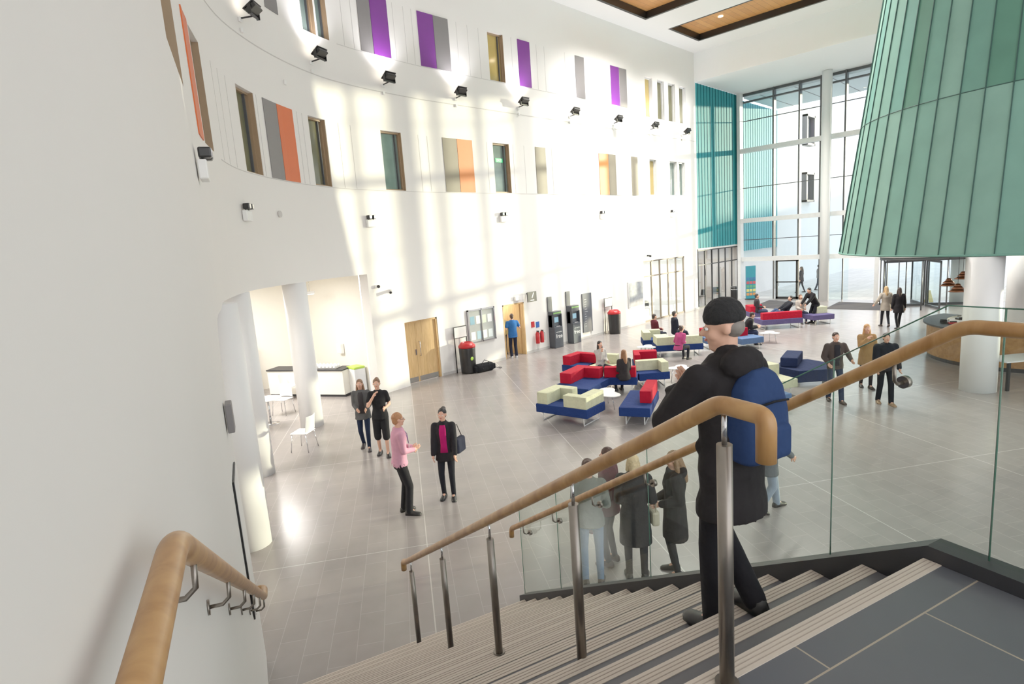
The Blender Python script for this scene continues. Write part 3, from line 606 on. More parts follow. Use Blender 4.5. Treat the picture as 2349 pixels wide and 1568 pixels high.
for s in (-1,1): MB().use(M('yellow_plastic',(232,204,30),.4)).rings([[V((-.14,s*.14-.01,0)),V((.14,s*.14-.01,0)),V((.14,s*.14+.01,0)),V((-.14,s*.14+.01,0))],[V((-.07,s*.012-.01,.6)),V((.07,s*.012-.01,.6)),V((.07,s*.012+.01,.6)),V((-.07,s*.012+.01,.6))]],sm=False).build('sign_panel',t)
def make_chair(name,label,mt,loc,rz,leg=CHROME,grp=None):
    t=thing(name,label,'chair',loc,rz,grp)
    MB().use(mt).box(-.22,-.21,.43,.22,.21,.455,bev=.02).build('seat',t)
    R=[]
    for k in range(7):
        a=(k-3)/3; y=-.21-.02+abs(a)**2*.05; R.append([V((a*.21,y,.48)),V((a*.21,y-.015,.48)),V((a*.19,y-.075,.84)),V((a*.19,y-.06,.84))])
    MB().use(mt).rings(R,sm=False).build('backrest',t)
    for sx in (-1,1):
        for sy in (-1,1): MB().use(leg).cyl((sx*.19,sy*.17,.44),(sx*.23,sy*.22,0),.011,n=8).build('leg',t)
    return t
ch=make_chair('cafe_chair','white cafe chair standing alone, nearest to the camera beside the column',PL,fl(700,1030),rad(35),grp=None)
dup(ch,fl(652,948),rad(120),'white cafe chair drawn up to the round table between two columns'); dup(ch,fl(668,915),rad(215),'white cafe chair behind the round table in the cafe alcove')
p=fl(622,972); t=thing('cafe_table','small round white cafe table behind the middle column','table',p); MB().use(PL).lathe([(.35,.71),(.36,.72),(.36,.735),(.35,.74)],32).build('tabletop',t); MB().use(CHROME).cyl((0,0,.02),(0,0,.71),.03).build('pedestal',t); MB().use(CHROME).lathe([(.24,0),(.24,.012),(.04,.03)],28).build('base',t)
a=V((8.85,16.75,0)); b=V((7.5,19.3,0)); dv=(b-a); L=dv.length; rz=math.atan2(dv.y,dv.x); t=thing('cafe_counter','pale counter with grey top at the end of the alcove','counter',a,rz)
MB().use(CREAM).box(0,-.6,.08,L,0,.86).use(OAKD).box(L*.5,-.6,.08,L*.62,.01,.86).build('cabinet',t); MB().use(DARK).box(-.02,-.62,.86,L+.02,.03,.9).build('worktop',t); MB().use(DARK).box(0,-.58,0,L,-.04,.08).build('plinth',t)
tr=thing('cup_tray','tray holding rows of upturned cups on the alcove counter','tray',a+dv*.28+V((0,0,.9)),rz); MB().use(CHROME).box(-.5,-.5,0,.5,-.1,.03,bev=.01).build('tray_base',tr)
k0=None
for i in range(7):
    for j in range(3):
        loc=a+dv*.28+Matrix.Rotation(rz,3,'Z')@V((-.42+i*.14,-.42+j*.12,.93))
        if k0 is None: k0=tag(MB().use(PL).lathe([(.045,0),(.045,.02),(.03,.09),(.0,.09)],12).build('cup',loc=loc),'white cup standing upturned on the counter tray','cup','upturned cups on tray')
        else: c=k0.copy(); C.objects.link(c); c.location=loc
p=V((7.12,20.0,0)); t=thing('wire_rack','black wire display rack against the alcove wall','rack',p)
for x in (-.35,.35):
    for y in (-.2,.2): MB().use(BLACK).cyl((x,y,0),(x,y,1.9),.025,n=8).build('post',t)
for z in (.5,.85,1.2,1.55,1.88): MB().use(BLACK).box(-.36,-.2,z,.36,.2,z+.03).build('shelf',t)
t=thing('recycling_bin','white bin with lime green top at the counter end','bin',V((9.35,16.78,0)),0); MB().use(PL).box(-.2,-.25,0,.2,.25,.85,bev=.02).build('bin_body',t); MB().use(M('lime',(180,215,70),.4)).box(-.2,-.25,.85,.2,.25,.92,bev=.02).build('bin_top',t)
t=thing('hand_dispenser','white dispenser on the alcove side wall','dispenser',(XA+.04,18.0,1.2),rad(-90)); MB().use(PL).box(-.15,-.14,0,.15,0,.35,bev=.03).build('housing',t)
# ---------------------------------------------------------------- sofas
def bench(p1,p2,W,base,blocks,label,L=None,hb=.26,grp='modular sofas'):
    a=fl(*p1); b=fl(*p2); d=b-a; L=L or d.length; t=thing('sofa_module',label,'sofa',a,math.atan2(d.y,d.x))
    MB().use(base).box(-.03,-.03,.22,L+.03,W,.44,bev=.015,seg=2).build('seat',t)
    for (x,y,lx,ly,mt) in blocks: MB().use(mt).box(x*L,y*W,.435,(x+lx)*L,(y+ly)*W,.435+hb*1.15,bev=.012,seg=2).build('backrest',t)
    for x in (.12,L-.12): MB().use(PL).tube([(x,.06,.22),(x,.06,.014),(x,W-.06,.014),(x,W-.06,.22)],.014,8).build('sled_leg',t)
    return t
bench((1235,963),(1347,981),.85,FB,[(0,0,.22,1,FC),(.22,.7,.25,.3,FC),(.55,0,.45,.28,FC),(.8,.28,.2,.72,FC)],'blue sofa with cream backs, nearest to the camera at front left')
bench((1424,974),(1490,977),1.6,FB,[(.6,.25,.4,.75,FR)],'narrow blue sofa with red back, right of the white leaf table')
bench((1272,920),(1350,928),1.5,FB,[(0,.25,.34,.75,FR),(.34,.8,.45,.2,FR)],'long blue sofa with red back, behind the nearest cream sofa')
bench((1293,866),(1344,872),.85,FB,[(0,0,.34,1,FR),(.34,.7,.66,.3,FR)],'small blue sofa with red back at the far left of the seating')
bench((1350,869),(1400,873),.75,FC,[(0,.7,1,.3,FC)],'small cream sofa where the woman in white sits')
bench((1388,899),(1460,899),.8,FB,[(0,0,1,.3,FR)],'blue sofa with red back turned to the camera, behind long haired woman')
bench((1457,866),(1512,864),.85,FB,[(0,.6,1,.4,FR),(.0,0,.25,.6,FR)],'blue sofa with large red back, in the middle of the first group')
bench((1469,890),(1535,885),.75,FB,[(0,.5,1,.3,FC),(.75,0,.25,.5,FC)],'blue sofa with cream backs behind the man on the stairs')
bench((1477,806),(1520,804),.85,FB,[(0,0,.4,1,FC),(.4,.7,.6,.3,FC)],'blue sofa with cream back where the person in maroon sits')
bench((1508,820),(1612,814),.8,FB,[(0,0,.3,1,FC),(.3,0,.7,.3,FC)],'long blue sofa with low cream back, second group')
bench((1622,802),(1685,797),.8,FLB,[(0,.6,1,.4,FR)],'pale blue sofa with red back, partly behind the man on stairs')
bench((1702,804),(1750,798),.85,FLB,[(0,.6,.7,.4,FR)],'pale blue sofa with red back right of the man on stairs')
bench((1750,757),(1840,751),.9,FPU,[(0,0,1,.3,FR)],'purple sofa with long red back, third group')
bench((1722,738),(1758,736),.85,FPU,[(0,0,.4,1,FR),(.4,.7,.6,.3,FR)],'small purple sofa with red back at left of third group')
bench((1866,746),(1912,742),.9,FPU,[(.5,.5,.5,.5,FC)],'purple sofa with small cream back at right of third group')
bench((1757,917),(1826,905),1.0,FC,[(0,.6,1,.4,FC)],'large cream block sofa, right of the man on the stairs')
bench((1762,950),(1812,942),.75,FLB,[],'pale blue cube seat without back beside the glass panel')
a=fl(1845,880); t=thing('sofa_module','dark blue angular ottoman right of the cream sofa','sofa',a+V((.5,.2,0)),.2); hx=[(.85*math.cos(k*PI/3),.75*math.sin(k*PI/3)) for k in range(6)]
MB().use(FND).prism(hx,.1,.43).build('seat',t); MB().use(FND).box(-.4,.1,.43,.75,.55,.7,bev=.03).build('backrest',t); MB().use(CHROME).prism([(x*.8,y*.8) for x,y in hx],0,.1).build('plinth',t)
def leaf(px,py,label,s=1.0):
    p=fl(px,py,.4); t=thing('low_table',label,'table',(p.x,p.y,0),rad(20)); pts=[]
    for k in range(28):
        a=2*PI*k/28; r=.42+.13*math.cos(3*a); pts.append((r*math.cos(a)*s,r*math.sin(a)*s))
    MB().use(PL).prism(pts,.38,.4).build('tabletop',t)
    for k in range(3):
        a=2*PI*k/3; MB().use(CHROME).cyl((.3*math.cos(a)*s,.3*math.sin(a)*s,.38),(.38*math.cos(a)*s,.38*math.sin(a)*s,0),.012,n=8).build('leg',t)
leaf(1385,900,'white leaf shaped low table between the two nearest sofas',1.0); leaf(1560,842,'white low table behind the beanie man in first group',.75); leaf(1484,794,'white low table at left of the second group',.7); leaf(1765,762,'white low table between second and third groups',.75)
# ---------------------------------------------------------------- reception
DC=V((22.9,1.35,0)); t=thing('reception_desk','curved oak reception desk with dark top behind the thick column','desk',DC)
def arc(r0,r1,z0,z1,a0,a1,mt,name):
    n=26; MB().use(mt).rings([[V((r*math.cos(a),r*math.sin(a),z)) for r,z in ((r0,z0),(r1,z0),(r1,z1),(r0,z1))] for a in [a0+(a1-a0)*k/n for k in range(n+1)]],sm=False).build(name,t)
OAKR=Mwood('oak_desk',(140,98,56),(168,124,76),(2,2,2),.6)
arc(2.3,2.4,.12,1.05,rad(60),rad(225),OAKR,'front_panel'); arc(1.9,2.5,1.05,1.1,rad(60),rad(225),DARK,'counter_top'); arc(2.25,2.36,0,.12,rad(60),rad(225),DARK,'plinth')
for i,(px,py) in enumerate(((2166,738),(2185,742),(2203,733))):
    p=fl(px,py,1.1); t=thing('telephone' if i!=1 else 'folder_box',('black desk telephone, left one on the reception desk','red folder box on the reception desk','black desk telephone nearest the thick column')[i],'telephone' if i!=1 else 'box',p,.3*i); MB().use(RED if i==1 else PB).box(-.12,-.1,0,.12,.1,.06,bev=.015).build('body',t); MB().use(PB).box(-.13,-.09,.06,-.07,.09,.1,bev=.015).build('handset' if i!=1 else 'clip',t)
for i,(px,py) in enumerate(((2176,650),(2209,634),(2197,663))):
    d=ray(px,py); p=CP+d*((22.5,23.4,21.6)[i]/d.x); t=thing('pendant_lamp',('copper layered pendant lamp, left of three over reception','copper layered pendant lamp, highest of three over reception','copper layered pendant lamp, lowest of three over reception')[i],'pendant lamp',p)
    cm=M('copper_shade',(150,96,66),.35,.5); 
    for r,z in ((.24,-.04),(.16,.05),(.09,.12)): MB().use(cm).lathe([(r,z-.03),(r*.6,z+.04),(.02,z+.05)],24).build('shade',t)
    MB().use(LAMPW).ball((0,0,-.03),.04).build('bulb',t); MB().use(BLACK).cyl((0,0,.15),(0,0,3.34-p.z),.006,n=6).build('cord',t)
dc=make_chair('office_chair','black chair behind the desks at the right edge',PB,fl(2300,842),rad(200),leg=PB)
t=thing('desk','small white desk with dark legs at right edge of the room','desk',fl(2335,885),rad(-40)); MB().use(PL).box(-.7,-.35,.72,.7,.35,.75).build('desktop',t)
for sx in (-.6,.6):
    for sy in (-.3,.3): MB().use(PB).box(sx-.03,sy-.03,0,sx+.03,sy+.03,.72).build('leg',t)
for i,(x,y) in enumerate(((32.6,17.2),(34.0,17.4),(35.6,17.1))): dup(dc,(x,y,0),i*1.1,('black chair in the shop, left one behind glass','black chair in the middle behind the shop glass','black chair in the shop nearest the glass front')[i])
dup(dc,(28.0,17.6,0),2.2,'black office chair behind the glazed office screen')
# ---------------------------------------------------------------- people
def remesh(mb,name,voxel,parent,sm=2,extra=None):
    bmesh.ops.recalc_face_normals(mb.bm,faces=mb.bm.faces)
    me=bpy.data.meshes.new('tmp'); mb.bm.to_mesh(me); mb.bm.free(); o=bpy.data.objects.new('tmp',me); C.objects.link(o)
    r=o.modifiers.new('r','REMESH'); r.mode='VOXEL'; r.voxel_size=voxel; r.use_smooth_shade=True
    s=o.modifiers.new('s','SMOOTH'); s.iterations=sm; s.factor=.5
    bpy.context.view_layer.update(); me2=bpy.data.meshes.new_from_object(o.evaluated_get(bpy.context.evaluated_depsgraph_get()))
    bpy.data.objects.remove(o); me2.materials.clear()
    for mm in mb.m: me2.materials.append(mm)
    if extra:
        b=bmesh.new(); b.from_mesh(me2); t=bpy.data.meshes.new('t'); extra.bm.to_mesh(t); extra.bm.free(); b.from_mesh(t)
        for f in b.faces: f.material_index=0; f.smooth=True
        b.to_mesh(me2); b.free(); bpy.data.meshes.remove(t)
    n=bpy.data.objects.new(name,me2); C.objects.link(n); n.parent=parent; return n
def ik(a,b,l1,l2,pole):
    d=b-a; L=min(d.length,(l1+l2)*.998); L=max(L,abs(l1-l2)+.02); dn=d.normalized(); b2=a+dn*L
    x=(l1*l1-l2*l2+L*L)/(2*L); h=math.sqrt(max(l1*l1-x*x,0)); p=pole-dn*pole.dot(dn); p.normalize(); return a+dn*x+p*h,b2
RM=[(-.10,.160,.112),(0,.166,.116),(.12,.148,.106),(.25,.150,.11),(.38,.170,.12),(.46,.168,.108),(.52,.125,.085),(.57,.06,.058)]
RF=[(-.10,.166,.12),(0,.165,.118),(.14,.128,.098),(.25,.130,.105),(.36,.146,.124),(.45,.142,.10),(.515,.10,.078),(.565,.05,.052)]
SKIN={'l':M('skin_light',(220,166,140),.5,var=.05,scale=12),'m':M('skin_medium',(205,150,124),.5,var=.05,scale=12)}
def person(label,loc,face,h=1.75,sex='m',hair=('short',(60,42,32)),top=((40,40,45),{}),legs=((30,32,40),'trousers'),shoe=(20,20,22),det=.018,skin='l',inner=None,**ps):
    root=thing('person',label,'person',loc,rad(face)-PI/2); k=h/1.75; root.scale=(k,k,k)
    g=lambda n,d: V(ps[n]) if n in ps else V(d)
    pel=g('pel',(0,0,.945)); ln=ps.get('lean',(0,0)); T=V((ln[0],ln[1],1)).normalized(); tw=rad(ps.get('twist',0)); S=V((math.cos(tw),math.sin(tw),0)); S=(S-T*S.dot(T)).normalized(); Fv=T.cross(S)
    S0=V((1,0,0)); rings=RM if sex=='m' else RF; sh=.185 if sex=='m' else .16; seated=pel.z<.75
    def ell(c,rx,ry,s,f,n=20): return [c+s*math.cos(2*PI*i/n)*rx+f*math.sin(2*PI*i/n)*ry for i in range(n)]
    def torso(mb,off,t0=-1,hem=None):
        R=[]
        if hem:
            for q in (hem,(hem+.1)/2): R.append(ell(pel-V((0,0,q)),.172+off+q*.03,.125+off+q*.03,S0,V((0,1,0))))
        for (t,rx,ry) in rings:
            if t<t0: continue
            w=max(0,min(1,t/.4)); s=(S0*(1-w)+S*w).normalized(); f=(V((0,1,0))*(1-w)+Fv*w).normalized()
            R.append(ell(pel+T*t,rx+off,ry+off,s,f))
        mb.rings(R)
    SL=pel+T*.475-S*sh; SR=pel+T*.475+S*sh
    WL=g('hl',(-.25,.05,.84)); WR=g('hr',(.25,.05,.84)); 
    EL,WL=ik(SL,WL,.285,.25,V(ps.get('el',(-.4,-1,-.3)))); ER,WR=ik(SR,WR,.285,.25,V(ps.get('er',(.4,-1,-.3))))
    HL=pel+V((-.088,0,-.03)); HR=pel+V((.088,0,-.03))
    AL=g('fl',(-.1,0,.085)); AR=g('fr',(.1,0,.085))
    kp=V(ps.get('kp',(0,1,.1)))
    KL,AL=ik(HL,AL,.425,.42,kp+V((-.1,0,0))); KR,AR=ik(HR,AR,.425,.42,kp+V((.1,0,0)))
    nb=pel+T*.55; hy,hp=ps.get('head',(0,0)); Hu=(T+V((0,0,1.2))).normalized(); q=Matrix.Rotation(rad(hy),3,'Z'); hf=q@Fv; hf=(hf-Hu*hf.dot(Hu)).normalized(); hx=hf.cross(Hu)
    R3=Matrix((hx,hf,Hu)).transposed()@Matrix.Rotation(rad(hp),3,'X'); hc=nb+Hu*.15+Fv*.015; HT=Matrix.Translation(hc)@R3.to_4x4()
    b=MB().use(SKIN[skin]); torso(b,-.012)
    b.bone(nb-T*.03,.052,HT@V((0,-.015,-.05)),.05)
    b.ball((0,-.012,.022),(.074,.092,.09),HT); b.ball((0,.022,-.035),(.058,.066,.08),HT); b.ball((0,.05,-.092),(.03,.03,.024),HT); b.bone((0,.088,.004),.009,(0,.106,-.024),.014,8,HT)
    for x in (-1,1): b.ball((x*.076,-.008,-.008),(.011,.02,.03),HT); b.ball((x*.035,.05,-.03),(.025,.03,.03),HT)
    ex=MB().use(SKIN[skin])
    for (s,e,w,x,hd) in ((SL,EL,WL,-1,ps.get('hdl')),(SR,ER,WR,1,ps.get('hdr'))):
        b.bone(s,.048,e,.038); b.bone(e,.038,w,.026)
        hdv=V(hd).normalized() if hd else (w-e).normalized()
        side=hdv.cross(V((x,.15,.1))).normalized(); pn=side.cross(hdv).normalized()*x
        b.bone(w,.024,w+hdv*.05+side*.012,.026); b.bone(w,.024,w+hdv*.055-side*.012,.026); b.bone(w+hdv*.03+side*.02,.02,w+hdv*.07+side*.022,.018); b.bone(w+hdv*.03-side*.02,.02,w+hdv*.065-side*.022,.018)
        cu=ps.get('curl',.5)
        for j,(o,l) in enumerate(((.032,.07),(.011,.08),(-.011,.075),(-.031,.058))):
            p0=w+hdv*.07+side*o; d1=(hdv-pn*cu*.5).normalized(); d2=(hdv-pn*cu*1.6).normalized(); p1=p0+d1*l*.5; p2=p1+d2*l*.5
            ex.bone(p0,.0105,p1,.0095,8); ex.bone(p1,.0095,p2,.008,8)
        tb=w+hdv*.025+side*.028; t1=tb+(hdv+side*.9-pn*.4).normalized()*.035; ex.bone(tb,.013,t1,.011,8); ex.bone(t1,.011,t1+(hdv+side*.3-pn*.4).normalized()*.03,.009,8)
    for (hh,kk,aa) in ((HL,KL,AL),(HR,KR,AR)): b.bone(hh,.078,kk,.05); b.bone(kk,.05,aa,.034); b.bone(aa,.034,aa+V((0,.06,-.03)),.028)
    body=remesh(b,'body',min(det,.013),root,1,ex)
    for x in (-1,1):
        MB().use(PL).ball((x*.03,.078,.004),(.013,.009,.009),HT).use(PB).ball((x*.03,.085,.004),(.006,.004,.006),HT,1).build('eye',root)
    MB().use(M('lips',(176,96,90),.5)).ball((0,.086,-.052),(.022,.007,.007),HT).build('mouth',root)
    hs,hcol=hair
    if hs=='beanie':
        gh=MB().use(M('hair_grey',(120,112,106),.6,var=.3,scale=30)); gh.ball((0,-.04,-.005),(.076,.066,.06),HT); remesh(gh,'hair',.01,root,2)
    if hs!='bald':
        hm=M('hair_%d_%d_%d'%tuple(hcol),hcol,.55 if hs!='beanie' else .95,var=.3,scale=30,bump=.6,bscale=40); hb=MB().use(hm)
        if hs=='beanie':
            hb.ball((0,-.014,.07),(.081,.098,.078),HT); hb.lathe([(.8,-.02),(.99,0),(1.0,.03),(.9,.055)],24,T=HT@Matrix.Translation((0,-.014,.034))@Matrix.Diagonal((.084,.101,1,1)))
        else: hb.ball((0,-.024,.036),(.083,.096,.09),HT); hb.ball((0,-.05,-.01),(.072,.062,.085),HT)
        if hs=='long':
            for x in (-1,1): hb.bone((x*.062,-.02,.0),.03,(x*.078,-.02,-.16),.034,T=HT); hb.bone((x*.078,-.02,-.16),.034,(x*.08,.02,-.3),.022,T=HT)
            hb.bone((0,-.07,0),.06,(0,-.1,-.2),.062,T=HT); hb.bone((0,-.1,-.2),.062,(0,-.11,-.33),.04,T=HT)
        if hs=='bob':
            for x in (-1,1): hb.bone((x*.06,-.02,.0),.03,(x*.072,-.015,-.1),.03,T=HT)
            hb.bone((0,-.07,0),.055,(0,-.07,-.11),.05,T=HT)
        if hs in('bun','pony'): hb.ball((0,-.1,.085),(.05,.05,.045),HT)
        if hs=='pony': hb.bone((0,-.12,.07),.035,(0,-.14,-.14),.025,T=HT)
        remesh(hb,'beanie' if hs=='beanie' else 'hair',.008 if hs=='beanie' else .01,root,2)
    tc,to=top; off=to.get('fat',.014); gm=MB().use(cloth(tc)); torso(gm,off,-.2,None if seated else to.get('hem'))
    sf=to.get('sleeve',1)
    for (s,e,w) in ((SL,EL,WL),(SR,ER,WR)):
        ro_=.05+off*.9
        if sf>=1: gm.bone(s,ro_+.006,e,ro_-.008); gm.bone(e,ro_-.008,w-(w-e)*.04,.034+off*.6)
        elif sf>.5: gm.bone(s,ro_,e,ro_-.008); gm.bone(e,ro_-.008,e+(w-e)*.5,.036+off)
        else: gm.bone(s,ro_,s+(e-s)*.6,ro_)
        gm.bone(pel+T*.46,.08,s,ro_)
    if to.get('folds'):
        for (s,e,w) in ((SL,EL,WL),(SR,ER,WR)):
            for (p,q,n_,r_) in ((s,e,4,.058),(e,w,4,.05)):
                for j in range(n_):
                    c_=p+(q-p)*((j+.6)/n_); o_=V((random.uniform(-1,1),random.uniform(-1,1),random.uniform(-1,1)))*.012
                    gm.ball(c_+o_,(r_*random.uniform(.98,1.18),)*2+(r_*.55,))
        for j in range(10):
            a=random.uniform(0,2*PI); c_=pel+T*random.uniform(-.1,.42)+V((math.cos(a)*.145,math.sin(a)*.1,0)); gm.ball(c_,(.045,.045,.02+random.random()*.03))
    if to.get('collar'): gm.bone(nb-T*.02-Fv*.01,.07+off*.3,nb+T*.02-Fv*.012,.062)
    if to.get('hood'): gm.ball(nb-Fv*.1-T*.02,(.13,.075,.085))
    remesh(gm,to.get('name','jacket'),det,root,3)
    if inner:
        R=[]
        for (t,rx,ry) in rings[1:-1]:
            w=max(0,min(1,t/.4)); s=(S0*(1-w)+S*w).normalized(); f=(V((0,1,0))*(1-w)+Fv*w).normalized(); c=pel+T*t; o2=off+.004
            pts=[c+s*math.cos(a)*(rx+o2)+f*math.sin(a)*(ry+o2) for a in [rad(90+x) for x in (-22,-11,0,11,22)]]; ins=[c+s*math.cos(a)*(rx-.02)+f*math.sin(a)*(ry-.02) for a in [rad(90+x) for x in (22,0,-22)]]; R.append(pts+ins)
        MB().use(cloth(inner)).rings(R).build('shirt',root)
    lc,lk=legs; lm=MB().use(cloth(lc)); lm.rings([ell(pel+V((0,0,z)),rx,ry,S0,V((0,1,0))) for z,rx,ry in ((-.13,.15,.1),(-.06,.165,.118),(.02,.165,.115),(.1,.145,.105))])
    if lk=='slim': a,b_,c_=.085,.06,.045
    elif lk=='shorts': a,b_,c_=.098,.085,0
    else: a,b_,c_=.09,.068,.06
    for (hh,kk,aa) in ((HL,KL,AL),(HR,KR,AR)):
        lm.bone(hh,a,kk,b_)
        if lk!='shorts': lm.bone(kk,b_,aa+V((0,0,-.015)),c_)
        else: lm.bone(kk,b_,kk+(aa-kk)*.15,b_)
    remesh(lm,'shorts' if lk=='shorts' else 'trousers',det,root,3)
    for (aa,yw,pt_) in ((AL,ps.get('yl',8),ps.get('pl',0)),(AR,ps.get('yr',-8),ps.get('pr',0))):
        TT=Matrix.Translation(aa+V((0,0,-.085)))@Matrix.Rotation(rad(yw),4,'Z')@Matrix.Translation((0,.1,.02))@Matrix.Rotation(rad(pt_),4,'X')@Matrix.Translation((0,-.1,-.02)); R=[]
        for y,w_,hh in ((-.075,.022,.03),(-.065,.036,.075),(-.02,.042,.105),(.03,.043,.095),(.08,.046,.068),(.13,.05,.052),(.175,.043,.042),(.2,.02,.025)):
            R.append([V((w_*1.0,y,0)),V((w_*1.05,y,hh*.4)),V((w_*.75,y,hh*.85)),V((0,y,hh)),V((-w_*.75,y,hh*.85)),V((-w_*1.05,y,hh*.4)),V((-w_,y,0))])
        MB().use(M('shoe_%d_%d_%d'%tuple(shoe),shoe,.5)).rings(R,TT).build('shoe',root)
    return root,dict(T=T,S=S,F=Fv,pel=pel,SL=SL,SR=SR,WL=WL,WR=WR,HT=HT,k=k,nb=nb)
def wloc(root,v): return Matrix.Translation(root.location)@Matrix.Rotation(root.rotation_euler.z,4,'Z')@(V(v)*root.scale.x)
p=st(.62,.66,2.8-.525)
r,i=person('man in black beanie and dark coat walking down the stairs in the foreground',p,72,1.755,'m',('beanie',(20,20,22)),((36,33,35),dict(fat=.018,hem=.24,collar=1,hood=1,folds=1,name='coat')),((28,27,32),'trousers'),(20,20,22),.010,
   fl=(-.05,.04,.085),fr=(.07,-.12,.26),pel=(0,-.04,.96),lean=(0,.05),hl=(-.09,.22,1.32),hr=(.22,.14,.98),el=(-1,-.45,-.6),head=(50,-6),pr=-6,yl=5,curl=1.1)
bp=thing('backpack','dark blue rucksack on the back of the beanie man','backpack',wloc(r,i['pel']+i['T']*.06-i['F']*.125+V((.03,0,0))),r.rotation_euler.z)
mb=MB().use(cloth((38,62,112))); R=[]
for z,w_,d_ in ((0,.11,.06),(.02,.14,.085),(.12,.15,.1),(.25,.148,.09),(.36,.13,.07),(.42,.095,.05),(.45,.05,.03)):
    R.append([V((w_*math.copysign(abs(math.cos(a))**.6,math.cos(a)),-.01+d_*math.copysign(abs(math.sin(a))**.6,math.sin(a)),z)) for a in [2*PI*k/28 for k in range(28)]])
mb.rings(R); mb.box(-.1,-.135,.03,.1,-.07,.2,bev=.03,seg=3); remesh(mb,'bag_body',.009,bp,2)
for x in (-1,1): MB().use(cloth((22,24,32))).tube([(x*.09,.04,.4),(x*.1,.09,.47),(x*.11,.21,.45),(x*.12,.27,.34),(x*.15,.2,.18),(x*.14,.07,.08)],.014,8).build('strap',bp)
MB().use(cloth((22,24,32))).tube([(-.1,-.1,.3),(0,-.11,.31),(.1,-.1,.3)],.006,6).build('zip',bp); MB().use(cloth((22,24,32))).tube([(-.04,.0,.43),(0,.0,.475),(.04,.0,.43)],.008,6).build('loop',bp)
r,i=person('person in grey jacket and pale jeans walking below, mostly behind beanie man',fl(1758,1172),-30,1.72,'f',('long',(90,66,46)),((112,116,120),dict(fat=.03,hem=.25,name='jacket')),((158,172,190),'trousers'),(40,36,34),.016,fl=(-.08,.26,.085),fr=(.08,-.22,.12),pel=(0,0,.9),hr=(.2,.3,.95),pr=-20)
r,iA=person('woman with hair bun, grey green jumper and pale blue jeans behind the glass',fl(1362,1338),40,1.70,'f',('bun',(70,46,34)),((128,134,128),dict(fat=.022,hem=.1,name='jumper')),((128,156,188),'slim'),(60,50,46),.014,hl=(-.12,.2,1.08),hr=(.16,.2,1.05))
r,i=person('dark haired woman in maroon top half hidden behind the grey jumper woman',fl(1404,1290),100,1.66,'f',('bob',(70,44,34)),((116,58,72),dict(fat=.018,hem=.15,name='top')),((40,42,52),'slim'),(60,40,34),.016,hl=(-.1,.2,1.1),hr=(.1,.2,1.08))
t=thing('handbag','burgundy handbag hanging between the women by the stairs','bag',wloc(r,(-.25,.1,.62)),.4); MB().use(M('burgundy_leather',(96,26,40),.4)).box(-.17,-.07,0,.17,.07,.24,bev=.03).build('bag_body',t); MB().use(M('burgundy_leather',(96,26,40),.4)).tube([(-.1,0,.23),(-.08,0,.38),(.08,0,.38),(.1,0,.23)],.01,8).build('handle',t)
r,i=person('blonde woman in long black coat standing with back to the stairs',fl(1462,1326),35,1.70,'f',('bob',(222,192,148)),((42,42,46),dict(fat=.032,hem=.42,name='coat')),((36,38,46),'slim'),(30,28,28),.014,hl=(-.12,.22,1.1),hr=(.16,.22,1.12))
r,i=person('woman with long fair brown hair and dark parka, facing left, right of the blonde',fl(1552,1314),130,1.68,'f',('long',(140,108,78)),((48,45,45),dict(fat=.034,hem=.4,hood=1,name='parka')),((42,44,48),'slim'),(36,32,30),.014,hl=(-.14,.2,1.08),hr=(.14,.2,1.05),head=(5,-10))
t=thing('shoulder_bag','beige shoulder bag at the hip of the woman in parka','bag',wloc(r,(-.05,.3,.78)),.9); MB().use(M('beige_leather',(190,180,156),.5)).box(-.13,-.05,0,.13,.05,.2,bev=.03).build('bag_body',t); MB().use(M('beige_leather',(190,180,156),.5)).tube([(-.11,0,.18),(-.07,-.02,.45),(.07,-.05,.45),(.11,0,.18)],.008,6).build('strap',t)
r,i=person('man in pink shirt with purple lanyard, hands clasped, talking to the woman in black',fl(932,1176),-22,1.78,'m',('short',(176,120,78)),((248,176,204),dict(fat=.012,hem=.02,name='shirt')),((36,36,40),'trousers'),(20,18,18),.012,
  fl=(-.09,-.01,.085),fr=(.1,.04,.085),lean=(0,.06),pel=(0,-.02,.945),hl=(-.03,.22,1.12),hr=(.03,.23,1.09),el=(-.8,-1,-.9),er=(.8,-1,-.9),yr=-30,curl=1.2)
MB().use(M('lanyard',(90,40,120),.5)).tube([i['nb']+V((-.07,.03,.0)),i['nb']+V((-.05,.125,-.1)),i['nb']+V((0,.15,-.3)),i['nb']+V((.05,.125,-.1)),i['nb']+V((.07,.03,.0))],.005,6).use(PL).box(-.03,.155,1.1,.03,.162,1.2).build('lanyard',r)
MB().use(BLACK).tube([i['HT']@V((-.075,0,.01)),i['HT']@V((-.055,.085,.01)),i['HT']@V((0,.1,.008)),i['HT']@V((.055,.085,.01)),i['HT']@V((.075,0,.01))],.003,6).build('glasses',r)
MB().use(BLACK).lathe([(.168,.935),(.168,.97)],24,T=Matrix.Translation((0,-.02,0))@Matrix.Diagonal((1,.72,1,1))).build('belt',r)
r,i=person('woman with black hair, black jacket and magenta top standing near the pink shirt man',fl(1032,1140),222,1.66,'f',('bun',(24,20,22)),((38,37,42),dict(fat=.024,hem=.18,collar=1,name='jacket')),((34,36,44),'slim'),(18,18,18),.012,inner=(210,24,112),hl=(-.2,.16,.88),hr=(.22,.1,.88),head=(-8,0),fl=(-.09,.04,.085),fr=(.1,-.02,.085))
